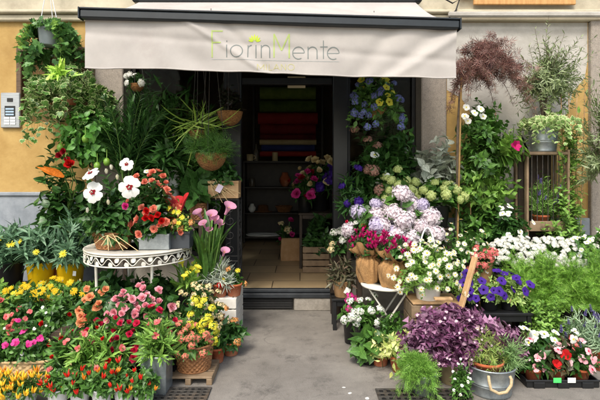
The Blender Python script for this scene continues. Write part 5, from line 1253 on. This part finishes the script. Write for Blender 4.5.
grow(t, 1.6, .38, .28, 1.0, 90, 'lance', G_OLIVE, .07, 18, low=-.4, stem=TWIG, ang=.7, name='crown', lump=.8, fill=.4)
t = thing('vine', 'light green climbing vine on thin canes right of the tower shelf', 'climber', (2.72, 4.7, 0)); pot(t, 'pot', .13, .25, TERRA)
mb = MB()
for k in range(4): mb.tube([(-.05 + .04 * k, .02, .2), (-.1 + .08 * k, .03, 2.3)], .005, 5)
mb.build('cane', WOODR, t); mb = MB(); n = 17
P0 = np.stack([rng.normal(size=n) * .05, rng.normal(size=n) * .05, np.full(n, .22)], 1); P2 = np.stack([-.1 + rng.normal(size=n) * .13, rng.normal(size=n) * .07, .9 + 1.6 * rng.random(n)], 1); P1 = (P0 + P2) / 2 + rng.normal(size=(n, 3)) * .1
stems_tube(mb, P0, P1, P2, .003, 1, rings=9); leaves(mb, LT['ovate'], P0, P1, P2, 44, .075, t0=.15, ang=1.1, droop=.3, upn=.2); mb.build('foliage', [G_LIGHT, STEM], t)
grow(t, .5, .26, .18, .6, 50, 'ovate', G_LIGHT, .065, 10, low=-.3, cx=-.06); grow(t, .75, .16, .12, .6, 40, 'ovate', G_LIGHT, .06, 10, low=-.5, cx=-.2, cy=-.16); grow(t, 1.1, .17, .14, .5, 34, 'ovate', G_LIGHT, .06, 10, low=-.6, cx=-.05); grow(t, 1.65, .15, .12, .5, 24, 'ovate', G_LIGHT, .055, 9, low=-.6, cx=-.06, fill=.3)
plant('lavender', 'grey green lavender in a pot on the tower shelf', 'lavender', 541, 4.74, .95, 'pot', .08, .12, TERRA, .17, .42, 110, 'thin', leafm('leaf_herb', ['#4a7030', '#5f8a3e', '#7a9a55']), .06, 14, low=.2, flowers=[('lav', 12, .05, .05)], t0=.2, ang=.5)
# whites and herbs on the black bench
for k, px in enumerate((507, 526, 546, 563)):
    plant('candytuft', ['white candytuft at the left end of the white mass', 'white candytuft left of centre in the white mass', 'white candytuft right of centre in the white mass', 'white candytuft at the right end of the white mass'][k], 'flowering plant', px, 4.38, .55, 'plain', .09, .13, PLASB, .18, .22, 90, 'small', G_MID, .05, 6, low=.0, flowers=[('candy', 98, .026, .015)], lump=.15, fill=.8, over=.5, group='white candytuft on the black bench')
plant('white_impatiens', 'dark leaved plant with loose white flowers at the right photo edge', 'flowering plant', 583, 4.36, .55, 'plain', .1, .14, PLASB, .22, .3, 50, 'ovate', G_MID, .08, 8, flowers=[('imp_white', 16, .026, .03)], group='white flowered plants at the right edge')
plant('white_impatiens', 'white flowered plant cut by the right photo edge', 'flowering plant', 605, 4.38, .55, 'plain', .1, .14, PLASB, .2, .26, 44, 'ovate', G_MID, .08, 8, flowers=[('imp_white', 14, .026, .03)], group='white flowered plants at the right edge')
plant('white_impatiens', 'white flowers among dark leaves below the purple clematis flower', 'flowering plant', 507, 4.56, .57, 'plain', .1, .3, PLASB, .2, .32, 40, 'ovate', G_DARK, .08, 8, flowers=[('imp_white', 9, .03, .03)], ry=.14, zf=1)
stepped('small hidden block under the white flowers beside the tower shelf', (1.9, 4.67), [(1.98, 2.22, 4.57, 4.68, .57)]) if 0 else None
for k, px in enumerate((522, 545, 568, 592)):
    plant('dill', ['feathery green herb at the left end of the bench', 'feathery green herb left of the white tray edge', 'feathery green herb right of the white tray edge', 'feathery green herb at the right end of the bench'][k], 'herb', px, 4.02, .27, 'plain', .08, .12, PLASB, .21, .42 + .05 * (k % 2), 130, 'feather_s', G_DILL, .085, 17, low=.05, t0=.15, ang=.7, upn=.1, fill=.35, lump=.3, group='feathery herbs on the bench')
t = plant('pink_kalanchoe', 'small pinkish coral plant in a kraft paper pot above the petunias', 'potted plant', 484, 4.18, .0, 'plain', .075, .72, KRAFT, .13, .2, 26, 'lance', G_DARK, .1, 6, flowers=[('coralb', 10, .04, .03)])
for k, px in enumerate((470, 489, 509)):
    plant('petunia', ['purple petunia at the left end of the black shelf', 'purple petunia in the middle of the black shelf', 'purple petunia at the right end of the black shelf'][k], 'petunia', px, 3.88, .38, 'plain', .075, .11, PLASB, .16, .21, 46, 'small', leafm('leaf_petunia', ['#7a9a4a', '#93b060', '#5f8238']), .05, 9, flowers=[('petu', (9, 9, 7)[k], .036, .035), ('budc', 4, .015, .03)], group='purple petunias on the black shelf', low=-.1)
t = plant('oxalis', 'large purple oxalis with tiny pale flowers in a beige glazed pot', 'oxalis', 453, 3.4, .0, 'plain', .105, .25, BEIGE, .41, .36, 340, 'oxalis', M_OXAL, .06, 3, low=-.15, t0=.7, t1=1.05, ang=.5, upn=1.3, stem=STEMP, flowers=[('oxfl', 30, .011, .03)], lump=.12, fill=.7, ry=.25, jit=.28, cx=-.02)
plant('oxalis', 'smaller dark purple oxalis behind the zinc bucket', 'oxalis', 502, 3.48, 0, 'plain', .09, .18, PLASB, .19, .26, 90, 'oxalis', M_OXAL, .055, 3, low=-.1, t0=.7, ang=.5, upn=1.2, stem=STEMP, flowers=[('oxfl', 5, .01, .03)])
plant('fern_herb', 'bright feathery trailing herb in a small zinc pot on the grating', 'herb', 424, 3.2, .016, 'plain', .085, .14, ZINC, .19, .18, 100, 'feather_s', leafm('leaf_fern_herb', ['#4f7a2a', '#64903a', '#7fa84c']), .085, 12, low=-.05, hang=.12, t0=.2, ang=.8, upn=.2, cx=-.07, fill=.25, lump=.8, ry=.14)
t = plant('green_bush', 'fresh green herb bush behind the black carry tray', 'herb', 548, 3.78, 0, 'plain', .1, .16, PLASB, .19, .34, 84, 'small', G_LIGHT, .05, 13, low=-.1, t0=.2, lump=.4)
plant('green_bush', 'taller fresh green herb beside the petunia shelf', 'herb', 533, 3.84, 0, 'plain', .09, .2, PLASB, .15, .45, 60, 'small', G_LIGHT, .05, 13, low=-.0, t0=.2, lump=.4)
plant('lavender', 'purple lavender with grey leaves in a terracotta pot at the right edge', 'lavender', 578, 3.72, 0, 'pot', .09, .15, TERRA, .17, .24, 70, 'thin', G_GREY, .09, 14, t0=.15, ang=.6, flowers=[('lav', 14, .055, .07)])
plant('lavender', 'silvery lavender in a terracotta pot cut by the right photo edge', 'lavender', 602, 3.62, 0, 'pot', .1, .16, TERRA, .18, .28, 70, 'thin', G_GREY, .09, 14, t0=.15, ang=.6, flowers=[('lav', 8, .055, .07)])
t = thing('rope_bucket', 'galvanised bucket with pale rope handle full of thyme', 'bucket', (X(491, 3.24), 3.26, 0)); pot(t, 'bucket', .17, .2, ZINC)
ROPE = solid('pale_rope', '#bfa67c', '#d6c09a', scale=50, rough=1, stretch=(1, 1, 4), bump=.6)
mb = MB(); mb.tube([(-.075, -.165, .175), (-.08, -.185, .155), (-.07, -.19, .10), (-.02, -.195, .075), (.03, -.195, .085), (.065, -.185, .125), (.07, -.178, .16), (.065, -.165, .175)], .010, 8); mb.build('rope_handle', ROPE, t)
t = thing('terracotta_pot', 'terracotta pot of grey green thyme set inside the rope bucket', 'potted plant', (X(487, 3.24), 3.25, .10)); pot(t, 'pot', .115, .125, TERRA)
grow(t, .11, .19, .17, .27, 110, 'needle', leafm('leaf_thyme', ['#55762c', '#6f9040', '#86904c', '#47682a']), .042, 26, low=-.1, t0=.15, ang=.9, stem=TWIG)
t = thing('rosemary', 'soft green rosemary leaning out of the right of the rope bucket', 'herb', (X(506, 3.24), 3.26, .14)); 
grow(t, .02, .13, .12, .25, 60, 'thin', leafm('leaf_rosemary', ['#5a7a48', '#73945c', '#486a3c']), .05, 18, low=0, t0=.1, ang=.6, cx=.03)
t = plant('white_trailer', 'small white flowered trailing plant left of the rope bucket', 'flowering plant', 461, 3.14, 0, 'plain', .045, .07, PLASB, .085, .2, 60, 'small', G_MID, .035, 12, flowers=[('imp_white', 16, .01, .02)], hang=.12, ry=.07, low=-.3)
# impatiens in the black tray
for k, (dx, dy, f) in enumerate(((-.17, -.075, [('imp_pink', 6, .03, .03)]), (0, -.075, [('imp_red', 2, .04, .02), ('imp_pink', 3, .03, .03)]), (.17, -.075, [('imp_pink', 6, .03, .03), ('imp_sal', 2, .028, .03)]), (-.17, .08, [('imp_white', 7, .036, .03)]), (0, .08, [('imp_white', 9, .036, .03)]), (.17, .08, [('imp_sal', 3, .03, .03), ('imp_white', 3, .03, .03)]))):
    t = thing('impatiens', ['pink impatiens at the front left of the black tray', 'red impatiens at the front centre of the black tray', 'pink and salmon impatiens at the front right of the black tray', 'white impatiens at the back left of the black tray', 'white impatiens at the back centre of the black tray', 'salmon impatiens at the back right of the black tray'][k], 'impatiens', (X(554, 3.42) + dx, 3.46 + dy, .011), 'impatiens in the black tray')
    pot(t, 'pot', .062, .1, TERRA); grow(t, .09, .11, .09, .2, 24, 'ovate', leafm('leaf_bronze', ['#2c3a20', '#3a4a28', '#4a3a2c', '#33502a']) if k % 2 else G_DARK, .08, 6, flowers=f, low=-.05)
# low row at the right of the doorway
plant('white_kalanchoe', 'white kalanchoe at the inner corner beside the doorway', 'kalanchoe', 364, 4.02, .0, 'plain', .09, .2, PLASB, .17, .2, 34, 'ovate', G_MID, .07, 7, flowers=[('kal_white', 16, .036, .04)], zf=1.1)
plant('hot_pink_kalanchoe', 'small hot pink kalanchoe behind the white one', 'kalanchoe', 352, 4.16, .0, 'plain', .08, .22, PLASB, .12, .18, 26, 'ovate', G_MID, .06, 6, flowers=[('kal_hot', 8, .035, .03)], zf=1.05)
plant('broadleaf_plant', 'low broad leaved plant between white kalanchoe and terracotta pots', 'potted plant', 369, 3.72, .0, 'plain', .07, .1, PLASB, .14, .22, 22, 'broad', G_MID, .11, 5)
plant('green_plant', 'plain mid green plant under the bistro table', 'potted plant', 392, 3.84, 0, 'pot', .09, .14, TERRA, .2, .24, 44, 'ovate', G_MID, .07, 9)
plant('variegated_plant', 'fresh variegated plant in the left terracotta pot at the pavement edge', 'potted plant', 380, 3.7, 0, 'pot', .075, .11, TERRA, .13, .18, 34, 'small', G_VAR, .05, 10, group='variegated plants in terracotta')
plant('variegated_plant', 'cream variegated trailing plant in the wide terracotta pot beside the oxalis', 'potted plant', 404, 3.58, 0, 'pot', .12, .13, TERRA, .22, .2, 56, 'ovate', G_VAR, .06, 9, hang=.06, group='variegated plants in terracotta')
# cut flowers and bags inside the doorway
vase('cream roses in a dark vase on the low table', .27, 6.45, FLZ + .72, .12, .35, PLASB, [('rose_cream', 26, .06, .06)], 40, .32, .42)
vase('purple statice beside the right door post', .47, 6.2, FLZ + .72, .09, .3, PLASB, [('stat', 16, .085, .05)], 30, .22, .34)
vase('hot pink blooms at the left of the low table', .06, 6.25, FLZ + .72, .09, .22, PLASB, [('rose_pink', 7, .06, .05), ('rose_dk', 5, .05, .03)], 24, .2, .36)
vase('few pink blossoms in a kraft vase on the shop floor', X(286, 7.0), 7.0, FLZ, .1, .25, KRAFT, [('rose_pink', 4, .045, .05), ('kal_cream', 2, .06, .05)], 14, .16, .28)
t = thing('kraft_bag', 'brown kraft paper bag on the shop floor', 'bag', (X(291, 6.7), 6.7, FLZ)); mb = MB(); V = []
for i in range(5):
    q = i / 4; a = .14 * (1 + .04 * math.sin(q * 5)); b = .07 * (1 - .25 * q)
    for c, s in ((-1, -1), (0, -1.08), (1, -1), (1.04, 0), (1, 1), (0, 1.08), (-1, 1), (-1.04, 0)): V.append((a * c, b * s, .3 * q))
mb.grid(V, 5, 8, closed_v=True); mb.build('paper', KRAFT, t, False)
t = thing('wooden_crate', 'weathered slatted crate on the shop floor inside the doorway', 'crate', (X(317, 6.5), 6.0, FLZ)); slat_box(t, 0, 0, .4, .3, .33, WOODG, 4)
t = plant('crate_plant', 'dark leafy plant standing in the crate inside the doorway', 'potted plant', 317, 6.02, FLZ + .016, 'plain', .11, .28, PLASB, .22, .5, 36, 'ovate', G_DEEP, .12, 9)
t.location.x = X(317, 6.5)
# fallen petals on the pavement
for k, (px, py) in enumerate(((344, 389), (352, 394), (368, 398))):
    y = 1.55 * F_ / (py - 167); t = bpy.data.objects.new('fallen_petal', None); bpy.data.objects.remove(t)
    mb = MB(); V, T, M = PT['wide']; mb.tris(V * .028 + [0, 0, .006], T, 0); o = mb.build('fallen_petal', WHITE); o.location = (X(px, y), y, 0); o.rotation_euler = (0, 0, k * 1.3)
    o['label'] = 'white petal lying on the grey pavement before the doorway'; o['category'] = 'petal'; o['group'] = 'fallen petals'

# ================================================================== LIGHT AND CAMERA
w = bpy.data.worlds.new('World'); SC.world = w; w.use_nodes = True; nt = w.node_tree; nt.nodes.clear()
sky = nt.nodes.new('ShaderNodeTexSky'); sky.sky_type = 'NISHITA'; sky.sun_disc = False
SEL, SAZ = math.radians(52), math.radians(200)      # sun elevation; azimuth clockwise from +Y (behind the camera)
sky.sun_elevation = SEL; sky.sun_rotation = SAZ; sky.air_density = 1.5; sky.dust_density = 4
bg = nt.nodes.new('ShaderNodeBackground'); bg.inputs[1].default_value = .145; out = nt.nodes.new('ShaderNodeOutputWorld')
nt.links.new(sky.outputs[0], bg.inputs[0]); nt.links.new(bg.outputs[0], out.inputs[0])
sd = bpy.data.lights.new('sun', 'SUN'); sd.energy = 1.35; sd.angle = math.radians(12); sd.color = (1, .965, .91)
so = bpy.data.objects.new('sun', sd); COL.objects.link(so)
d = Vector((math.sin(SAZ) * math.cos(SEL), math.cos(SAZ) * math.cos(SEL), math.sin(SEL)))
so.rotation_euler = d.to_track_quat('Z', 'Y').to_euler(); so.location = d * 20
SC.view_settings.view_transform = 'Standard'; SC.view_settings.look = 'None'; SC.view_settings.gamma = 1; SC.view_settings.use_curve_mapping = False
SC.view_settings.exposure = .9
cd = bpy.data.cameras.new('camera'); cd.sensor_width = 36; cd.lens = 36 * F_ / 600; cd.shift_y = -33 / 600
cd.clip_start = .05; cd.clip_end = 400
co = bpy.data.objects.new('camera', cd); COL.objects.link(co); co.location = (0, 0, EYE); co.rotation_euler = (math.pi / 2, 0, 0); SC.camera = co
